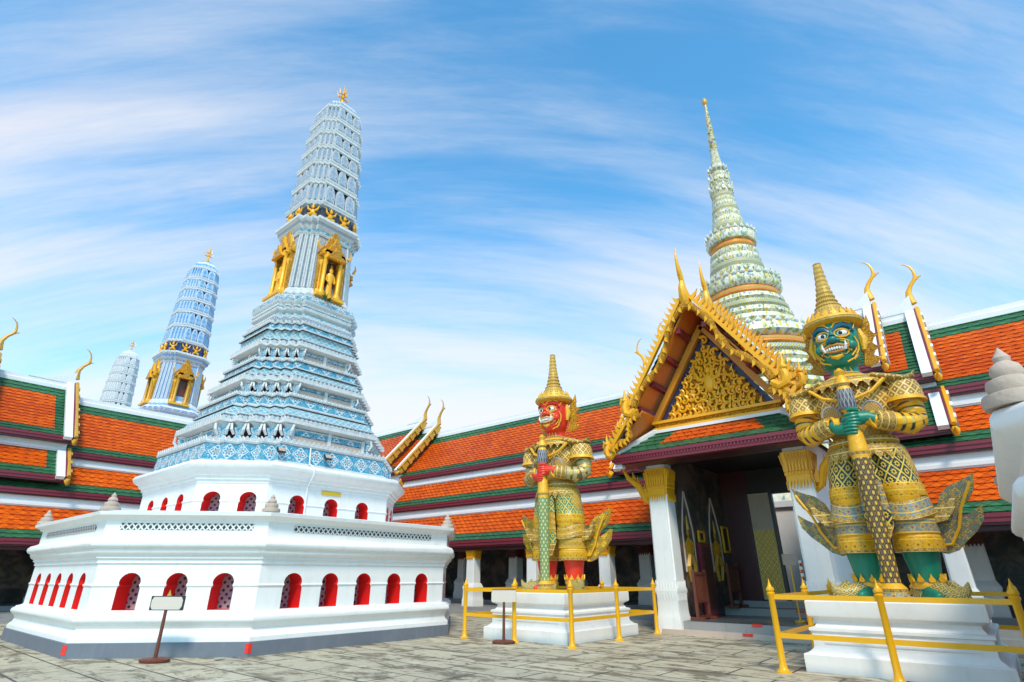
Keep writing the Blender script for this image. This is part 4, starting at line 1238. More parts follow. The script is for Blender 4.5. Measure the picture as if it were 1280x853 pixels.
def body_mesh():
    """one continuous body: blocked out as tapered volumes, fused by a voxel remesh"""
    m = MB(); X = WHITE
    def ell(c, rx, ry, z, n=16): return [(c[0] + rx * cos(2 * pi * j / n), c[1] + ry * sin(2 * pi * j / n), z) for j in range(n)]
    m.loft([ell((0, 0.02), *q) for q in ((.50, .40, 2.30), (.50, .40, 2.5), (.47, .37, 2.7), (.52, .40, 2.95), (.64, .45, 3.25), (.70, .45, 3.45), (.66, .40, 3.62), (.45, .33, 3.75), (.27, .26, 3.88), (.24, .25, 4.2))], X)
    m.loft([ell((0, -0.05 + 0.0), *q) for q in ((.10, .12, 4.06), (.25, .30, 4.10), (.33, .37, 4.22), (.38, .41, 4.42), (.40, .43, 4.65), (.40, .43, 4.85), (.38, .4, 5.02))], X)
    for sg in (-1, 1):
        m.loft([ell((sg * c, 0.0 + dy), rx, ry, z) for c, dy, rx, ry, z in ((.40, 0.02, .17, .20, .02), (.41, 0.02, .18, .20, .16), (.42, 0.03, .215, .235, .4), (.42, 0.03, .265, .275, .68), (.42, 0, .28, .29, .95), (.40, 0, .31, .33, 1.5), (.34, 0, .36, .38, 2.1), (.27, 0, .36, .38, 2.5))], X)
        m.tube([(sg * .62, 0.02, 3.58), (sg * .80, 0.03, 3.42), (sg * .87, 0.03, 3.15), (sg * .88, 0.0, 2.92), (sg * .80, -.16, 2.84), (sg * .55, -.40, 2.88), (sg * .28, -.56, 2.93), (sg * .1, -.62, 2.94)], [.2, .235, .215, .2, .2, .165, .12, .08], X, 14)
        m.tube([(sg * .40, 0.05, .07), (sg * .45, -.2, .08), (sg * .55, -.42, .07)], [.14, .13, .05], X, 10)
    me = m.mesh('tmp')
    o = bpy.data.objects.new('tmp', me); link(o)
    r = o.modifiers.new('r', 'REMESH'); r.mode = 'VOXEL'; r.voxel_size = 0.034; r.use_smooth_shade = True
    s = o.modifiers.new('s', 'SMOOTH'); s.iterations = 4; s.factor = 0.5
    dg = bpy.context.evaluated_depsgraph_get(); dg.update()
    out = bpy.data.meshes.new_from_object(o.evaluated_get(dg))
    bpy.data.objects.remove(o)
    out.name = 'body'; out.materials.clear()
    # material regions: 0 skin, 1 chest cloth, 2 sleeve rings, 3 breast patch, 4 belly scales
    uvl = out.uv_layers.new(name='UVMap') if not out.uv_layers else out.uv_layers[0]
    arm = {sg: [Vector(p) for p in ((sg * .62, 0.02, 3.58), (sg * .80, 0.03, 3.42), (sg * .87, 0.03, 3.15), (sg * .88, 0.0, 2.92), (sg * .80, -.16, 2.84), (sg * .55, -.40, 2.88), (sg * .28, -.56, 2.93), (sg * .1, -.62, 2.94))] for sg in (-1, 1)}
    for p in out.polygons:
        c = p.center; sg = 1 if c.x > 0 else -1; k = 1
        A = arm[sg]; best = (9, 0, 0); acc = 0
        for i in range(len(A) - 1):
            t, d = seg_r(c, A[i], A[i + 1]); L = (A[i + 1] - A[i]).length
            if d < best[0]: best = (d, acc + t * L, i)
            acc += L
        isarm = (abs(c.x) > .66 and 2.6 < c.z < 3.6) or (c.y < -.36 and 2.6 < c.z < 3.2 and best[0] < .21)
        if c.z < .8 or c.z > 3.9: k = 0
        elif isarm: k = 2
        elif c.z < 3.1: k = 4
        elif c.y < -.2 and ((abs(c.x) - .33) ** 2 / .022 + (c.z - 3.14) ** 2 / .026) < 1: k = 3
        p.material_index = k
        for li in p.loop_indices:
            v = out.vertices[out.loops[li].vertex_index].co
            if k == 2:
                acc = 0; bb = (9, 0)
                for i in range(len(A) - 1):
                    t, d = seg_r(v, A[i], A[i + 1]); L = (A[i + 1] - A[i]).length
                    if d < bb[0]: bb = (d, acc + t * L)
                    acc += L
                uvl.data[li].uv = (atan2(v.y - best[0], v.z - 3) * 0.2 + v.x * .0, bb[1])
            else:
                a = atan2(v.x, -v.y) if p.center.y < 0 or abs(v.x) > .02 else pi
                uvl.data[li].uv = (a * 0.6, v.z)
    return out


BODY = body_mesh()


def flame_sheet(prs, o, ax, up, nrm, th, mat, mb):
    mb.prism(prs, Vector(o) - Vector(nrm) * th / 2, ax, up, nrm, th, mat)


def guardian(name, label, pos, pal, rz=0.0):
    R_ = thing(name, label, 'statue', pos, rz, 'giant guardians flanking the gate')
    G, SKIN = pal['gold'], pal['skin']
    me = BODY.copy()
    for k in ('skin', 'chest', 'sleeve', 'patch', 'belly'): me.materials.append(pal[k])
    b = bpy.data.objects.new('body', me); link(b, R_)
    # --- crown
    m = MB()
    m.lathe([(.44, 4.93), (.53, 4.98), (.55, 5.03), (.53, 5.08), (.47, 5.11)], [G, pal['trim'], G, G], (0, -.04), 20)
    m.lathe([(.44, 5.10), (.40, 5.17), (.35, 5.23), (.29, 5.29), (.30, 5.32), (.24, 5.39), (.25, 5.43), (.195, 5.49), (.208, 5.54), (.168, 5.60), (.182, 5.66), (.148, 5.71), (.16, 5.77), (.13, 5.82), (.14, 5.89), (.115, 5.94), (.122, 6.02), (.103, 6.07), (.108, 6.16), (.093, 6.20), (.096, 6.30), (.084, 6.34), (.08, 6.47), (.03, 6.5)],
            pal['crown'], (0, -.04), 18)
    for i in range(20):
        a = 2 * pi * i / 20; rd = Vector((cos(a), sin(a), 0))
        m.prism(leaf(.06, .17), rd * .46 + Vector((0, -.04, 5.09)), (-sin(a), cos(a), 0), Vector((0, 0, 1)) - rd * .35, rd, .03, G)
    m.build('tall_crown', R_)
    # --- ear flames
    for sg in (-1, 1):
        m = MB()
        po = [(0, -.40), (.10, -.44), (.24, -.38), (.34, -.24), (.26, -.26), (.2, -.22), (.25, -.12), (.38, -.04), (.28, -.03), (.23, .03), (.28, .14), (.38, .22), (.29, .23), (.25, .30), (.27, .44), (.25, .64), (.16, .46), (.06, .26), (0, .04), (.04, -.2)]
        m.prism(po, (sg * .36, .10, 4.55), (sg * .92, .38, 0), (0, 0, 1), (sg * -.38, .92, 0), .07, GRELIEF, G)
        m.tube([(sg * .40, .0, 4.85), (sg * .45, .0, 4.62), (sg * .42, -.02, 4.4)], [.05, .08, .04], G, 8)
        m.build('ear_flame', R_)
    # --- face
    fm = MB()
    def fy(x, z):   # front of the head
        e = 1 - (x / .42) ** 2
        rz_ = .43 if z > 4.4 else .43 - (4.4 - z) * .45
        return -.05 - rz_ * sqrt(max(e, .05))
    for sg in (-1, 1):
        e = MB(); cx, cz = sg * .165, 4.69
        e.ball((cx, fy(cx, cz) + .03, cz), (.10, .06, .065), EYEW, 12, 8)
        e.ball((cx + sg * -.01, fy(cx, cz) - .022, cz), (.038, .018, .04), BLACK, 10, 6)
        e.tube([(cx + .12 * cos(t), fy(cx + .12 * cos(t), cz) + .0, cz + .085 * sin(t)) for t in [2 * pi * i / 14 for i in range(15)]], .018, G, 6)
        e.build('eye', b)
        w = MB()
        w.tube([(sg * x, fy(sg * x, z) - .005, z) for x, z in ((.03, 4.74), (.10, 4.82), (.2, 4.86), (.3, 4.83), (.36, 4.72))], [.02, .04, .045, .04, .015], pal['brow'], 6)
        w.tube([(sg * x, fy(sg * x, z) - .0, z) for x, z in ((.02, 4.82), (.10, 4.91), (.22, 4.94), (.33, 4.90))], .014, G, 6)
        w.build('brow', b)
        for pts in (((.10, 4.58), (.20, 4.55), (.31, 4.48), (.33, 4.36), (.24, 4.24)), ((.34, 4.62), (.37, 4.5), (.36, 4.36), (.28, 4.2), (.14, 4.13)), ((.22, 4.5), (.28, 4.42), (.25, 4.33), (.2, 4.38))):
            fm.tube([(sg * x, fy(sg * x, z) + .01, z) for x, z in pts], .017, G, 6)
        fm.ball((sg * .26, fy(sg * .26, 4.45) + .05, 4.45), (.10, .08, .10), pal['skin'], 10, 6)
    for x in (-.16, -.06, .06, .16): fm.tube([(x, -.245 + abs(x) * .35, 3.92), (x * .8, -.25 + abs(x) * .3, 4.06)], .014, G, 6)
    for sg in (-1, 1): fm.tube([(sg * x, fy(sg * x, z) - .0, z) for x, z in ((.04, 4.66), (.12, 4.615), (.22, 4.62), (.3, 4.66))], .013, pal['lip'], 6)
    for sg in (-1, 1):
        for pts in (((.06, 4.90), (.14, 4.97), (.26, 4.98)), ((.30, 4.74), (.36, 4.80), (.385, 4.9)), ((.05, 4.50), (.12, 4.535), (.20, 4.50)), ((.08, 4.30), (.16, 4.27), (.22, 4.33)), ((.30, 4.3), (.33, 4.24), (.26, 4.16))):
            fm.tube([(sg * x, fy(sg * x, z) + .005, z) for x, z in pts], .011, G, 5)
    fm.build('gilt_face_lines', b)
    n = MB(); n.ball((0, -.50, 4.57), (.085, .085, .075), pal['nose'], 10, 6)
    for sg in (-1, 1): n.ball((sg * .08, -.475, 4.55), (.05, .055, .045), pal['nose'], 8, 6)
    n.tube([(0, -.46, 4.74), (0, -.50, 4.64)], [.045, .06], pal['nose'], 8); n.build('nose', b)
    mo = MB()
    lip = [(-.24, 4.44), (-.14, 4.43), (-.06, 4.46), (0, 4.45), (.06, 4.46), (.14, 4.43), (.24, 4.44)]
    lo = [(-.24, 4.43), (-.14, 4.35), (0, 4.33), (.14, 4.35), (.24, 4.43)]
    mo.tube([(x, fy(x, z) - .025, z) for x, z in lip], .024, pal['lip'], 6); mo.tube([(x, fy(x, z) - .015, z) for x, z in lo], .028, pal['lip'], 6)
    for i in range(9):
        x = -.17 + i * .0425; mo.ball((x, fy(x, 4.4) - .012, 4.40), (.022, .02, .04), EYEW, 6, 4)
    for sg in (-1, 1): mo.tube([(sg * .17, fy(.17, 4.36) - .02, 4.36), (sg * .2, fy(.2, 4.4) - .06, 4.43), (sg * .2, fy(.2, 4.4) - .06, 4.52)], [.03, .024, .004], EYEW, 6)
    mo.tube([(-.1, fy(.1, 4.24) - .01, 4.26), (0, fy(0, 4.2) - .03, 4.22), (.1, fy(.1, 4.24) - .01, 4.26)], [.03, .05, .03], G, 6)
    mo.build('fanged_mouth', b)
    # --- collar and shoulder guards
    m = MB()
    def ell(rx, ry, z, n=24, dy=0.0): return [(rx * cos(2 * pi * j / n), dy + ry * sin(2 * pi * j / n), z) for j in range(n)]
    m.loft([ell(.28, .29, 3.96), ell(.34, .34, 3.90), ell(.5, .42, 3.84), ell(.68, .49, 3.74), ell(.72, .50, 3.68)], [pal['trim'], G, pal['trim'], G], cap0=False, cap1=False)
    for i in range(24):
        a = 2 * pi * i / 24; rd = Vector((cos(a) * .70, sin(a) * .49, 3.71)); o_ = Vector((cos(a), sin(a), 0))
        m.prism(leaf(.085, .15), rd, (-sin(a), cos(a), 0), (o_ * .35 + Vector((0, 0, -1))), o_, .03, pal['trim'])
    m.build('collar', R_)
    for sg in (-1, 1):
        m = MB()
        for w_, dz_, mt in ((5.2, 0, pal['trim']), (4.2, .035, pal['chest'])):
            m.tube([(sg * .18, .02, 3.80 + dz_), (sg * .45, .02, 3.79 + dz_), (sg * .72, .02, 3.70 + dz_), (sg * .92, .02, 3.66 + dz_), (sg * 1.03, .02, 3.72 + dz_), (sg * 1.08, .02, 3.83 + dz_ * .3)], [.05, .075, .075, .055, .03, .006], mt, 16, w_)
        m.loft([[(sg * (.82 + r * cos(t)), r * 1.05 * sin(t), z) for t in [2 * pi * i / 14 for i in range(14)]] for r, z in ((.24, 3.64), (.295, 3.5), (.30, 3.34), (.34, 3.26), (.25, 3.28))], [pal['chest'], pal['chest'], G, G], cap0=False)
        m.build('shoulder_guard', R_)
    # breast ornaments and cross straps
    m = MB()
    for sg in (-1, 1):
        m.tube([(sg * (.33 + .155 * cos(t)), -.43 - .03 * sin(t) - (0.02 if t < 2 else 0.0), 3.10 + .18 * sin(t)) for t in [pi * i / 10 for i in range(11)]], .018, pal['silver'], 6)
        m.tube([(sg * .62, -.36, 3.68), (sg * .4, -.46, 3.46), (sg * .12, -.5, 3.36), (0, -.5, 3.34)], .035, G, 6)
    m.prism(leaf(.13, .34), (0, -.50, 3.52), (1, 0, 0), (0, .06, -1), (0, -1, 0), .05, pal['band'])
    for k in range(-5, 6):
        t = k / 5.5; m.ball((t * .60, -.50 + .16 * t * t, 3.34 + .32 * t * t), (.035, .03, .035), G, 6, 4)
    m.build('breast_ornament', R_)
    # --- belts and hip cloth
    m = MB()
    m.loft([ell(.50, .41, 2.70), ell(.56, .46, 2.68), ell(.57, .47, 2.58), ell(.53, .44, 2.56), ell(.60, .49, 2.52), ell(.63, .52, 2.44), ell(.62, .52, 2.36), ell(.60, .50, 2.34)], [G, pal['trim'], G, pal['skirt'], pal['trim'], pal['trim'], G])
    for i in range(22):
        a = 2 * pi * i / 22; o_ = Vector((cos(a), sin(a), 0))
        m.prism(leaf(.085, .16), (cos(a) * .61, sin(a) * .51, 2.38), (-sin(a), cos(a), 0), (o_ * .15 + Vector((0, 0, -1))), o_, .03, pal['trim'])
    m.build('belt', R_)
    for sg in (-1, 1):
        m = MB(); k = 18
        def rg(c, rx, ry, z, wob=0.0): return [(sg * (c + rx * cos(2 * pi * j / k)), ry * sin(2 * pi * j / k), z + wob * (cos(4 * pi * j / k) - .6 * abs(sin(2 * pi * j / k)))) for j in range(k)]
        S = [(.28, .35, .42, 2.42), (.33, .35, .42, 2.1), (.37, .345, .41, 1.84), (.375, .36, .42, 1.82), (.385, .365, .43, 1.62), (.39, .34, .40, 1.60), (.395, .36, .42, 1.55), (.40, .385, .45, 1.36), (.405, .405, .47, 1.30), (.405, .35, .41, 1.27),
             (.41, .345, .40, 1.22), (.415, .36, .42, 1.02), (.42, .335, .39, 1.0), (.42, .35, .40, .96), (.425, .37, .42, .78), (.425, .36, .41, .73), (.425, .27, .28, .75)]
        B_ = [pal['skirt'], pal['skirt'], G, pal['band'], G, pal['trim'], pal['band2'], pal['trim'], G, pal['trim'], pal['band2'], G, G, pal['band'], pal['trim'], pal['trim']]
        m.loft([rg(*s, wob=.05 if 5 <= i <= 8 else 0) for i, s in enumerate(S)], B_, cap0=False, cap1=False)
        m.build('thigh_armour', R_)
        # pointed hem flaring outwards at the hip
        h = MB()
        h.prism([(0, .0), (.1, .16), (.26, .20), (.42, .36), (.36, .12), (.22, -.06), (.05, -.1)], (sg * .70, -.06, 1.28), (sg, 0, 0), (0, 0, 1), (0, 1, 0), .14, pal['trim'])
        h.build('hem_point', R_)
        # tail cloth: a forked flame at each side
        po = [(0, -.34), (.2, -.40), (.36, -.34), (.50, -.20), (.66, -.06), (.80, .12), (.84, .36), (.70, .26), (.56, .18), (.46, .2), (.54, .34), (.70, .46), (.80, .62), (.85, .86), (.66, .76), (.46, .68), (.32, .54), (.24, .36), (.14, .22), (0, .2)]
        w = MB(); w.prism(po, (sg * .58, .12, 1.10), (sg, 0.12, 0), (0, 0, 1), (0, 1, 0), .13, pal['tail'], G)
        w.tube([(sg * (.58 + x), .11, 1.10 + z) for x, z in ((.05, -.28), (.3, -.25), (.45, 0), (.55, .3), (.78, .72))], .025, G, 6)
        w.build('tail_flame', R_)
        # calf guard with petals
        c = MB()
        c.loft([[(sg * .415 + r * cos(2 * pi * j / 14), .03 + r * sin(2 * pi * j / 14), z) for j in range(14)] for r, z in ((.205, .30), (.24, .26), (.245, .20), (.22, .16))], [pal['trim'], G, pal['trim']], cap0=False, cap1=False)
        for i in range(10):
            a = 2 * pi * i / 10; o_ = Vector((cos(a), sin(a), 0))
            c.prism(leaf(.06, .13), Vector((sg * .415, .03, .27)) + o_ * .225, (-sin(a), cos(a), 0), Vector((0, 0, 1)) + o_ * .1, o_, .03, G)
        c.build('ankle_ring', R_)
        # pointed shoe turned outward
        s = MB()
        d = Vector((sg * .80, -.60, 0)); o0 = Vector((sg * .36, .02, 0))
        P = [(-.16, .10, .13), (0, .12, .17), (.2, .12, .17), (.42, .10, .14), (.58, .10, .11), (.70, .17, .06), (.74, .28, .012)]
        s.tube([o0 + d * t + Vector((0, 0, z)) for t, z, r in P], [r for _, _, r in P], pal['shoe'], 12)
        s.prism([(0, 0), (.32, 0), (.2, .18), (.06, .28), (.02, .14)], o0 + d * .40 + Vector((0, 0, .02)) - d.cross(Vector((0, 0, 1))) * .05, d, (0, 0, 1), d.cross(Vector((0, 0, 1))), .1, pal['shoe'])
        s.build('pointed_shoe', R_)
    # hanging front cloth
    m = MB()
    m.loft([[(x * w + cx, y, z) for x, y in ((-1, -.42), (-.4, -.50), (.4, -.50), (1, -.42), (.8, -.36), (-.8, -.36))] for z, w, cx in ((2.40, .16, 0), (1.9, .18, 0), (1.4, .2, 0), (1.15, .2, 0), (.82, .05, 0))], [pal['skirt'], pal['band2'], pal['skirt'], pal['trim']])
    m.build('front_cloth', R_)
    # --- club with both hands on it
    m = MB(); K = pal['club']
    pr = [(.20, 0.0), (.21, .06), (.17, .12), (.19, .18), (.12, .26), (.12, .5), (.13, 1.2), (.14, 1.9), (.145, 2.25), (.14, 2.30), (.16, 2.36), (.15, 2.42), (.13, 2.62), (.12, 2.7), (.085, 2.74), (.085, 3.08), (.12, 3.12), (.15, 3.2), (.13, 3.5), (.10, 3.56), (.125, 3.62), (.10, 3.7), (.06, 3.78), (.09, 3.86), (.02, 3.93)]
    mm = [G, pal['band2'], pal['trim'], G, K, K, K, K, G, pal['trim'], G, G, G, G, G, G, pal['clubtop'], pal['clubtop'], G, pal['trim'], G, G, G, G]
    m.lathe(pr, mm, (0, -.66), 14); m.build('club', R_)
    for sg, z in ((-1, 2.80), (1, 2.96)):
        h = MB(); cx, cy = 0, -.66
        h.tube([(sg * .34, -.56, 2.92), (sg * .24, -.585, z + .01), (sg * .13, -.63, z), (sg * .06, -.60, z)], [.11, .115, .12, .09], SKIN, 10)
        for f in range(4):
            zz = z + .085 - f * .058; r = .125 + (.012 if f in (1, 2) else 0)
            a0 = 0 if sg > 0 else pi
            h.tube([(cx + r * cos(a0 - sg * t), cy + r * sin(a0 - sg * t) * 1.0, zz - .012 * t) for t in (-.35, .25, .8, 1.3, 1.8, 2.25 - .15 * (f == 3))], [.036, .037, .035, .033, .03, .02], SKIN, 8)
        h.tube([(sg * .12, -.60, z + .08), (sg * .11, -.72, z + .15), (sg * .03, -.79, z + .15), (-sg * .03, -.80, z + .14)], [.045, .042, .036, .02], SKIN, 8)
        h.build('hand', R_)
        c = MB(); c.tube([(sg * .56, -.39, 2.88), (sg * .44, -.47, 2.9), (sg * .33, -.56, 2.92)], [.19, .175, .165], pal['trim'], 12)
        for t in (.15, .5, .85):
            p = Vector((sg * .56, -.39, 2.88)).lerp(Vector((sg * .33, -.56, 2.92)), t)
            c.tube([p - Vector((sg * .02, -.015, 0)), p + Vector((sg * .02, -.015, 0))], .19 - .02 * t, G, 12)
        c.build('cuff', R_)
    return R_


def statue_palette(kind):
    g1 = (0.74, 0.44, 0.03)
    G = plain(kind + ' statue gilding', (0.82, 0.43, 0.022) if kind == 'red' else (0.86, 0.42, 0.014), 0.4, 0.08, amt=0.35, dirt=(0.3, 0.14, 0.02), scale=5, bs=0.6, bsc=24)
    if kind == 'red':
        skin = plain('red statue enamel', (0.78, 0.035, 0.012), 0.42, amt=0.25, dirt=(0.5, 0.03, 0.01), scale=4, bs=0.2, bsc=12)
        cell, cell2 = (0.03, 0.20, 0.12), (0.05, 0.26, 0.16)
    else:
        skin = plain('green statue enamel', (0.006, 0.20, 0.12), 0.4, amt=0.35, dirt=(0.003, 0.10, 0.08), scale=4, bs=0.2, bsc=12)
        cell, cell2 = (0.012, 0.03, 0.045), (0.015, 0.045, 0.06)
    p = dict(gold=G, skin=skin)
    p['trim'] = motif(kind + ' statue jewelled trim', (0.34, 0.16, 0.02), (0.82, 0.54, 0.13), (0.80, 0.40, 0.015), 0.13, 0.13, amt=0.15, edge=0.2, bs=1.0)
    p['chest'] = lattice(kind + ' statue scale mail', (0.86, 0.55, 0.13), (0.36, 0.15, 0.025), (0.50, 0.24, 0.04), (0.82, 0.56, 0.18), 0.18, 0.18, 0.28, dot=0.18, amt=0.1, bs=1.0)
    p['belly'] = lattice(kind + ' statue belly mail', (0.66, 0.42, 0.06), (0.30, 0.16, 0.03), (0.45, 0.27, 0.06), (0.7, 0.5, 0.12), 0.10, 0.10, 0.3, dot=0.18)
    p['patch'] = lattice(kind + ' statue breast patch', (0.70, 0.44, 0.13), (0.42, 0.21, 0.06), (0.5, 0.26, 0.07), (0.7, 0.45, 0.15), 0.06, 0.06, 0.3, amt=0.3)
    p['sleeve'] = striped(kind + ' statue armlets', [(0.60, (0.90, 0.43, 0.012)), (0.68, (0.12, 0.05, 0.012)), (0.92, (0.03, 0.045, 0.03)), (1.01, (0.4, 0.18, 0.02))], 0.15) if kind != 'red' else \
        striped(kind + ' statue armlets', [(0.55, (0.5, 0.42, 0.2)), (0.66, (0.2, 0.10, 0.03)), (0.9, (0.10, 0.13, 0.06)), (1.01, (0.55, 0.36, 0.06))], 0.17)
    p['skirt'] = lattice(kind + ' statue brocade', (0.72, 0.50, 0.06), cell, cell2, (0.80, 0.50, 0.03), 0.24, 0.27, 0.17, dot=0.26, ring=True, bs=0.8)
    p['band'] = motif(kind + ' statue gold hem band', (0.70, 0.32, 0.008), (0.90, 0.52, 0.015), (0.55, 0.16, 0.02), 0.17, 0.18, metal=0.0, edge=0.1, bs=1.0)
    p['band2'] = motif(kind + ' statue enamel hem band', (0.12, 0.24, 0.31) if kind != 'red' else (0.60, 0.33, 0.02), (0.70, 0.42, 0.06), (0.5, 0.12, 0.04), 0.17, 0.15, edge=0.16, bs=0.9)
    p['tail'] = motif(kind + ' statue tail brocade', (0.80, 0.46, 0.012) if kind == 'red' else (0.16, 0.17, 0.12), (0.30, 0.15, 0.015) if kind == 'red' else (0.64, 0.38, 0.05), (0.16, 0.26, 0.28), 0.22, 0.22, edge=0.0, bs=0.9)
    p['shoe'] = lattice(kind + ' statue shoe brocade', (0.62, 0.46, 0.12), (0.09, 0.16, 0.15), (0.3, 0.19, 0.04), (0.66, 0.44, 0.06), 0.12, 0.12, 0.22, dot=0.2)
    p['crown'] = striped(kind + ' statue crown rings', [(0.5, (0.66, 0.40, 0.08)), (1.01, (0.48, 0.24, 0.035))], 0.11)
    p['silver'] = plain(kind + ' statue silver inlay', (0.34, 0.35, 0.35), 0.4, amt=0.4)
    p['brow'] = plain(kind + ' statue brow enamel', (0.015, 0.12, 0.22) if kind != 'red' else (0.5, 0.02, 0.01), 0.35, amt=0.1)
    p['nose'] = plain(kind + ' statue nose enamel', (0.015, 0.17, 0.16) if kind != 'red' else (0.72, 0.05, 0.015), 0.35, amt=0.1)
    p['lip'] = plain(kind + ' statue lip enamel', (0.62, 0.25, 0.04) if kind != 'red' else (0.75, 0.5, 0.25), 0.35, amt=0.1)
    p['club'] = lattice(kind + ' statue club inlay', *(((0.26, 0.34, 0.10), (0.22, 0.30, 0.10), (0.16, 0.26, 0.09), (0.66, 0.60, 0.32)) if kind == 'red' else ((0.30, 0.17, 0.04), (0.045, 0.035, 0.035), (0.08, 0.05, 0.03), (0.74, 0.46, 0.05))), 0.16, 0.17, 0.1, dot=0.27)
    p['clubtop'] = lattice(kind + ' statue club head', (0.36, 0.33, 0.30), (0.06, 0.07, 0.11), (0.1, 0.1, 0.14), (0.5, 0.45, 0.35), 0.09, 0.3, 0.25)
    return p


S1 = guardian('guardian_statue', 'red faced giant guardian in green and gold armour gripping a club', (-8.86, 12.5, 1.03), statue_palette('red'))
S2 = guardian('guardian_statue', 'green faced giant guardian in dark gold armour gripping a patterned club', (-1.46, 11.9, 1.03), statue_palette('green'))


def pedestal(label, x0, x1, y0, y1):
    cx, cy = (x0 + x1) / 2, (y0 + y1) / 2; a, b = (x1 - x0) / 2, (y1 - y0) / 2
    r = thing('statue_pedestal', label, 'pedestal', (cx, cy, 0), 0, 'white plinths under the guardians')
    def q(d, z): return [(a + d, -b - d, z), (a + d, b + d, z), (-a - d, b + d, z), (-a - d, -b - d, z)]
    m = MB(); m.loft([q(d, z) for d, z in ((0, -0.01), (0, .24), (-.015, .255), (-.06, .26))], WHITE); m.build('base_slab', r)
    m = MB(); m.loft([q(d, z) for d, z in ((-.06, .26), (-.14, .33), (-.15, .36), (-.15, .56), (-.12, .58), (-.12, .62), (-.2, .64), (-.24, .70), (-.24, .74), (-.2, .76))], WHITE)
    # sunk panel outlines
    for sg in (-1, 1):
        m.box(-a + .32, a - .32, sg * (b - .15) - .012, sg * (b - .15) + .012, .40, .425, WHITE2); m.box(-a + .32, a - .32, sg * (b - .15) - .012, sg * (b - .15) + .012, .50, .52, WHITE2)
    m.build('moulded_body', r)
    m = MB(); m.loft([q(d, z) for d, z in ((-.2, .76), (-.14, .79), (-.13, .82), (-.13, 1.01), (-.15, 1.03), (-.2, 1.033))], WHITE); m.build('top_slab', r)
    return r


pedestal('white moulded plinth under the red faced guardian', -10.28, -7.78, 11.16, 14.4)
pedestal('white moulded plinth under the green faced guardian, cut by the picture edge', -2.86, -0.24, 10.72, 13.9)

POST = MB()
POST.lathe([(.12, 0), (.12, .015), (.085, .03), (.065, .06), (.052, .14), (.047, 1.09), (.062, 1.11), (.066, 1.14), (.048, 1.155), (.066, 1.18), (.064, 1.21), (.035, 1.235), (.028, 1.26), (.012, 1.31), (.003, 1.36)], RAIL, n=12)
POSTM = POST.mesh('post')


def fence(label, x0, x1, y0, y1, mid=(1, 1)):
    r = thing('gold_railing', label, 'railing', (x0, y0, 0), 0, 'gold railings round the guardians')
    W, D = x1 - x0, y1 - y0
    xs = [0, W / 2, W] if mid[0] else [0, W]; ys = [0, D / 2, D]
    pts = {(x, y) for x in xs for y in (0, D)} | {(x, y) for x in (0, W) for y in ys}
    for x, y in sorted(pts): put(POSTM, 'post', r, (x, y, 0))
    for a, b in ([((xs[i], y), (xs[i + 1], y)) for i in range(len(xs) - 1) for y in (0, D)] + [((x, ys[i]), (x, ys[i + 1])) for i in range(2) for x in (0, W)]):
        for z in (1.08, .52):
            m = MB(); a_, b_ = Vector((*a, z)), Vector((*b, z)); u = (b_ - a_).normalized(); n = Vector((-u.y, u.x, 0))
            m.obox((a_ + b_) / 2, u * ((b_ - a_).length / 2 - .02), n * .016, (0, 0, .036), RAIL); m.build('rail', r)


fence('gold painted post and rail fence round the red faced guardian', -10.6, -7.42, 10.82, 14.75)
fence('gold painted post and rail fence round the green faced guardian', -3.1, -0.02, 10.36, 14.6)


def sign(label, x, y, rz, h, w, hh, ornate):
    r = thing('sign_stand', label, 'sign', (x, y, 0), rz, 'blank board stands on the paving')
    m = MB(); m.lathe([(.24, 0), (.26, .02), (.26, .05), (.22, .07), (.06, .085)], BROWNW, n=18, sy=.75); m.build('foot', r)
    m = MB(); m.tube([(0, 0, .07), (.0, 0, h - hh / 2)], [.034, .028], BROWNW, 8); m.build('pole', r)
    m = MB()
    if ornate:
        m.box(-w / 2, w / 2, -.018, .018, h - hh / 2, h + hh / 2, BLACKM)
        c = .07; po = [(-w / 2 + .02, -hh / 2 + c), (-w / 2 + .02 + c * .5, -hh / 2 + .015), (w / 2 - .02 - c * .5, -hh / 2 + .015), (w / 2 - .02, -hh / 2 + c), (w / 2 - .02, hh / 2 - c), (w / 2 - .02 - c * .5, hh / 2 - .015), (-w / 2 + .02 + c * .5, hh / 2 - .015), (-w / 2 + .02, hh / 2 - c)]
        m.prism(po, (0, -.018, h), (1, 0, 0), (0, 0, 1), (0, -1, 0), .006, BOARD)
        m.prism([(-.04, 0), (.04, 0), (.015, .05), (0, .10), (-.015, .05)], (0, .01, h + hh / 2), (1, 0, 0), (0, 0, 1), (0, -1, 0), .02, OLDGOLD)
    else:
        m.box(-w / 2, w / 2, -.015, .015, h - hh / 2, h + hh / 2, BOARD)
        m.box(-w / 2, w / 2, -.02, .02, h + hh / 2, h + hh / 2 + .015, BROWNW)
    m.build('board', r)


sign('rounded pale board in a dark frame on brown pole before the tower', -11.91, 4.40, radians(38), .94, .62, .24, True)
sign('plain grey brown board on pole beside the red guardian railing', -9.07, 10.52, radians(38), .97, .55, .25, False)

# ------------------------------------------------------------------ small things near the gate
def plaque(label, loc, w, h):
    r = thing('framed_plaque', label, 'plaque', loc)
    m = MB(); m.box(0, .03, -w / 2, w / 2, -h / 2, h / 2, DARK); m.build('panel', r)
    for k, (y0, y1, z0, z1) in enumerate(((-w / 2, w / 2, h / 2 - .05, h / 2 + .02), (-w / 2, w / 2, -h / 2 - .02, -h / 2 + .05), (-w / 2 - .02, -w / 2 + .05, -h / 2, h / 2), (w / 2 - .05, w / 2 + .02, -h / 2, h / 2))):
        m = MB(); m.box(.002, .06, y0, y1, z0, z1, GOLD); m.build('frame_bar', r)


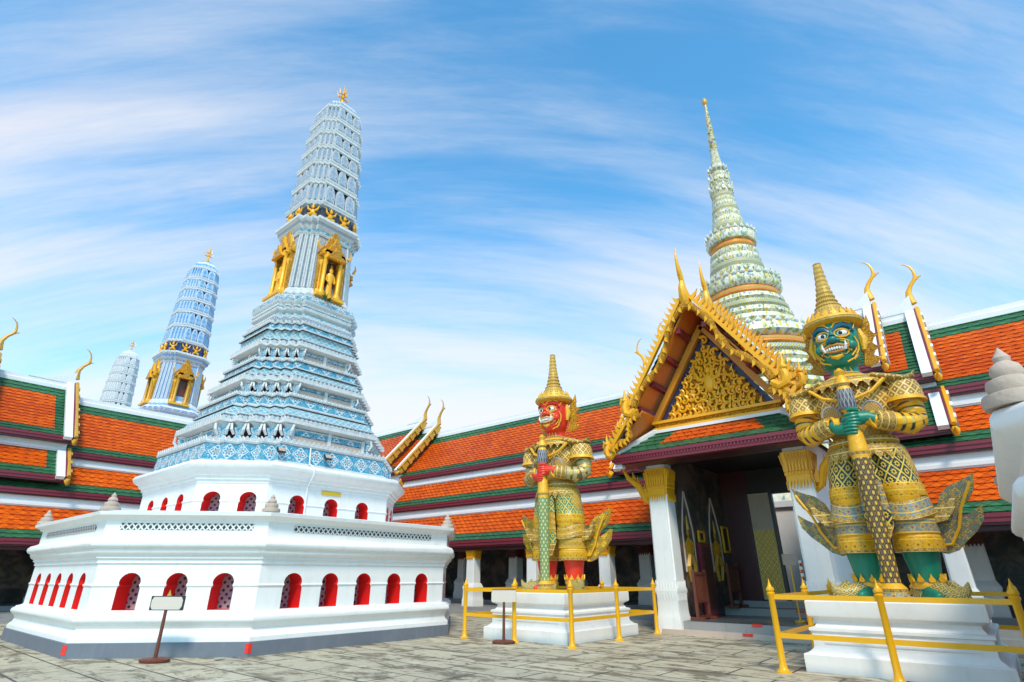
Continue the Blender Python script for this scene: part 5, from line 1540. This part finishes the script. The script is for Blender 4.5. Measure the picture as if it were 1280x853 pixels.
plaque('small gold framed notice on top of the maroon door board', (-6.94, 17.25, 2.50), .42, .3)
plaque('upright gold framed notice deep inside the dark doorway', (-6.94, 19.3, 2.5), .5, .8)
m = MB(); m.box(-6.94, -6.82, 16.85, 17.6, .31, 2.3, MAROON); m.box(-6.82, -6.80, 16.95, 17.5, .5, 2.2, MAROON2); m.box(-6.95, -6.7, 16.8, 17.65, .302, .36, MAROON2)
tag(m.build('wooden_board', None), 'tall maroon wooden board standing by the doorway wall', 'board')
for i, (y, lab) in enumerate(((16.1, 'low dark wooden barrier with slats just inside the gate column'), (18.75, 'dark wooden slatted barrier on the upper step by the door'))):
    r = thing('wooden_barrier', lab, 'barrier', (-6.66, y, .31 if i == 0 else .51), 0)
    m = MB()
    for z in (.06, .45, 1.15): m.box(-.03, .03, -.4, .4, z - .035, z + .035, BROWNW)
    m.build('rails', r)
    m = MB()
    for q in range(9): m.box(-.018, .018, -.36 + q * .09 - .015, -.36 + q * .09 + .015, .45, 1.15, BROWNW)
    m.build('slats', r)
    for s_ in (-1, 1):
        m = MB(); m.box(-.04, .04, s_ * .4 - .035, s_ * .4 + .035, 0, 1.25, BROWNW); m.box(-.2, .2, s_ * .4 - .04, s_ * .4 + .04, 0, .07, BROWNW); m.build('leg', r)
r = thing('sign_stand', 'small pinkish board on thin gold pole between door and white column', 'sign', (-4.35, 16.6, .31), radians(30))
m = MB(); m.lathe([(.14, 0), (.14, .03), (.03, .05), (.02, .1), (.02, 1.35)], RAIL, n=10); m.build('pole', r)
m = MB(); m.box(-.17, .17, -.02, .02, 1.35, 1.62, PINK); m.build('board', r)
r = thing('striped_pole', 'red and white striped pole with a maroon foot beside the right gate column', 'pole', (-4.0, 16.2, .31))
m = MB(); m.lathe([(.12, 0), (.12, .05), (.05, .1), (.05, .75)], MAROON, n=10); m.build('lower_pole', r)
STR = striped('red white stripes', [(.5, (.75, .75, .75)), (1.01, (.7, .03, .03))], .16, 0.4, 0.0)
m = MB(); m.lathe([(.045, .75), (.045, 1.45), (.01, 1.48)], [STR, STR], n=10); m.build('striped_sleeve', r)

# ------------------------------------------------------------------ fittings on the main tower
PX, PY = -16.27, 8.38
m = MB(); m.box(PX + 2.985, PX + 3.01, 8.05, 8.62, 3.36, 3.45, YELLOWP); tag(m.build('wall_plaque', None), 'small yellow plaque above the red niches of the upper terrace', 'plaque')
m = MB(); m.tube([(PX + 3.0, 7.55, 4.5), (PX + 3.03, 7.56, 4.08), (PX + 3.31, 7.57, 3.93), (PX + 3.30, 7.58, 3.8), (PX + 3.03, 7.6, 3.5), (PX + 3.02, 7.62, 2.45)], .018, CABLE, 6)
tag(m.build('hanging_cable', None), 'thin white cable running down the upper white terrace', 'cable')
for y, z, lab in ((6.72, 4.30, 'small dark floodlight on the turquoise frieze, left of the white cable'), (8.05, 4.32, 'small dark floodlight on the turquoise frieze, right of the white cable')):
    r = thing('floodlight', lab, 'lamp', (PX + 2.96, y, z))
    m = MB(); m.obox((.10, 0, 0), (.025, 0, .02), (0, .10, 0), (-.045, 0, .06), BLACKM); m.build('housing', r)
    m = MB(); m.obox((.127, 0, .022), (.003, 0, .0025), (0, .085, 0), (-.036, 0, .048), STONE); m.build('lens', r)
    m = MB(); m.tube([(0, 0, -.05), (.06, 0, -.08), (.11, 0, -.02)], .015, BLACKM, 6); m.build('bracket', r)
for x, y in ((PX + A0, PY - F0), (PX + F0, PY - A0)):
    m = MB()
    for t in ((0, 1), (-1, -1)):
        d = Vector((*t, 0)).normalized()
        # tape wraps the corner on both faces
        nrm = Vector((1, 0, 0)) if t == (0, 1) else Vector((1, -1, 0)).normalized()
        if x < PX + A0 - .1: d, nrm = ((Vector((1, 1, 0)).normalized(), Vector((1, -1, 0)).normalized()) if t == (0, 1) else (Vector((-1, 0, 0)), Vector((0, -1, 0))))
        c = Vector((x, y, .14)) + d * .03 + nrm * .004
        m.obox(c, d * .03, nrm * .003, (0, 0, .085), TAPE)
    o = m.build('red_tape', None)
    tag(o, 'red tape on the grey plinth corner nearest the camera, right of the sign' if x > PX + A0 - .1 else 'red tape on the grey plinth corner at the left, before the dark gallery', 'tape', 'red warning tape on corners')
wd = MB(); rr = random.Random(5)
for i in range(14):
    a = rr.random() * 6.28; wd.prism(leaf(.04, .2 + .12 * rr.random()), (PX + 1.5 + rr.random() * .1, PY - .35 + rr.random() * .25, 9.62), (-sin(a), cos(a), 0), (cos(a) * .6, sin(a) * .6, .7), (sin(a), -cos(a), 0.3), .006, LEAF)
tag(wd.build('sprouting_weed', None), 'tiny green weed sprouting on a ledge below the gilded niche', 'weed')
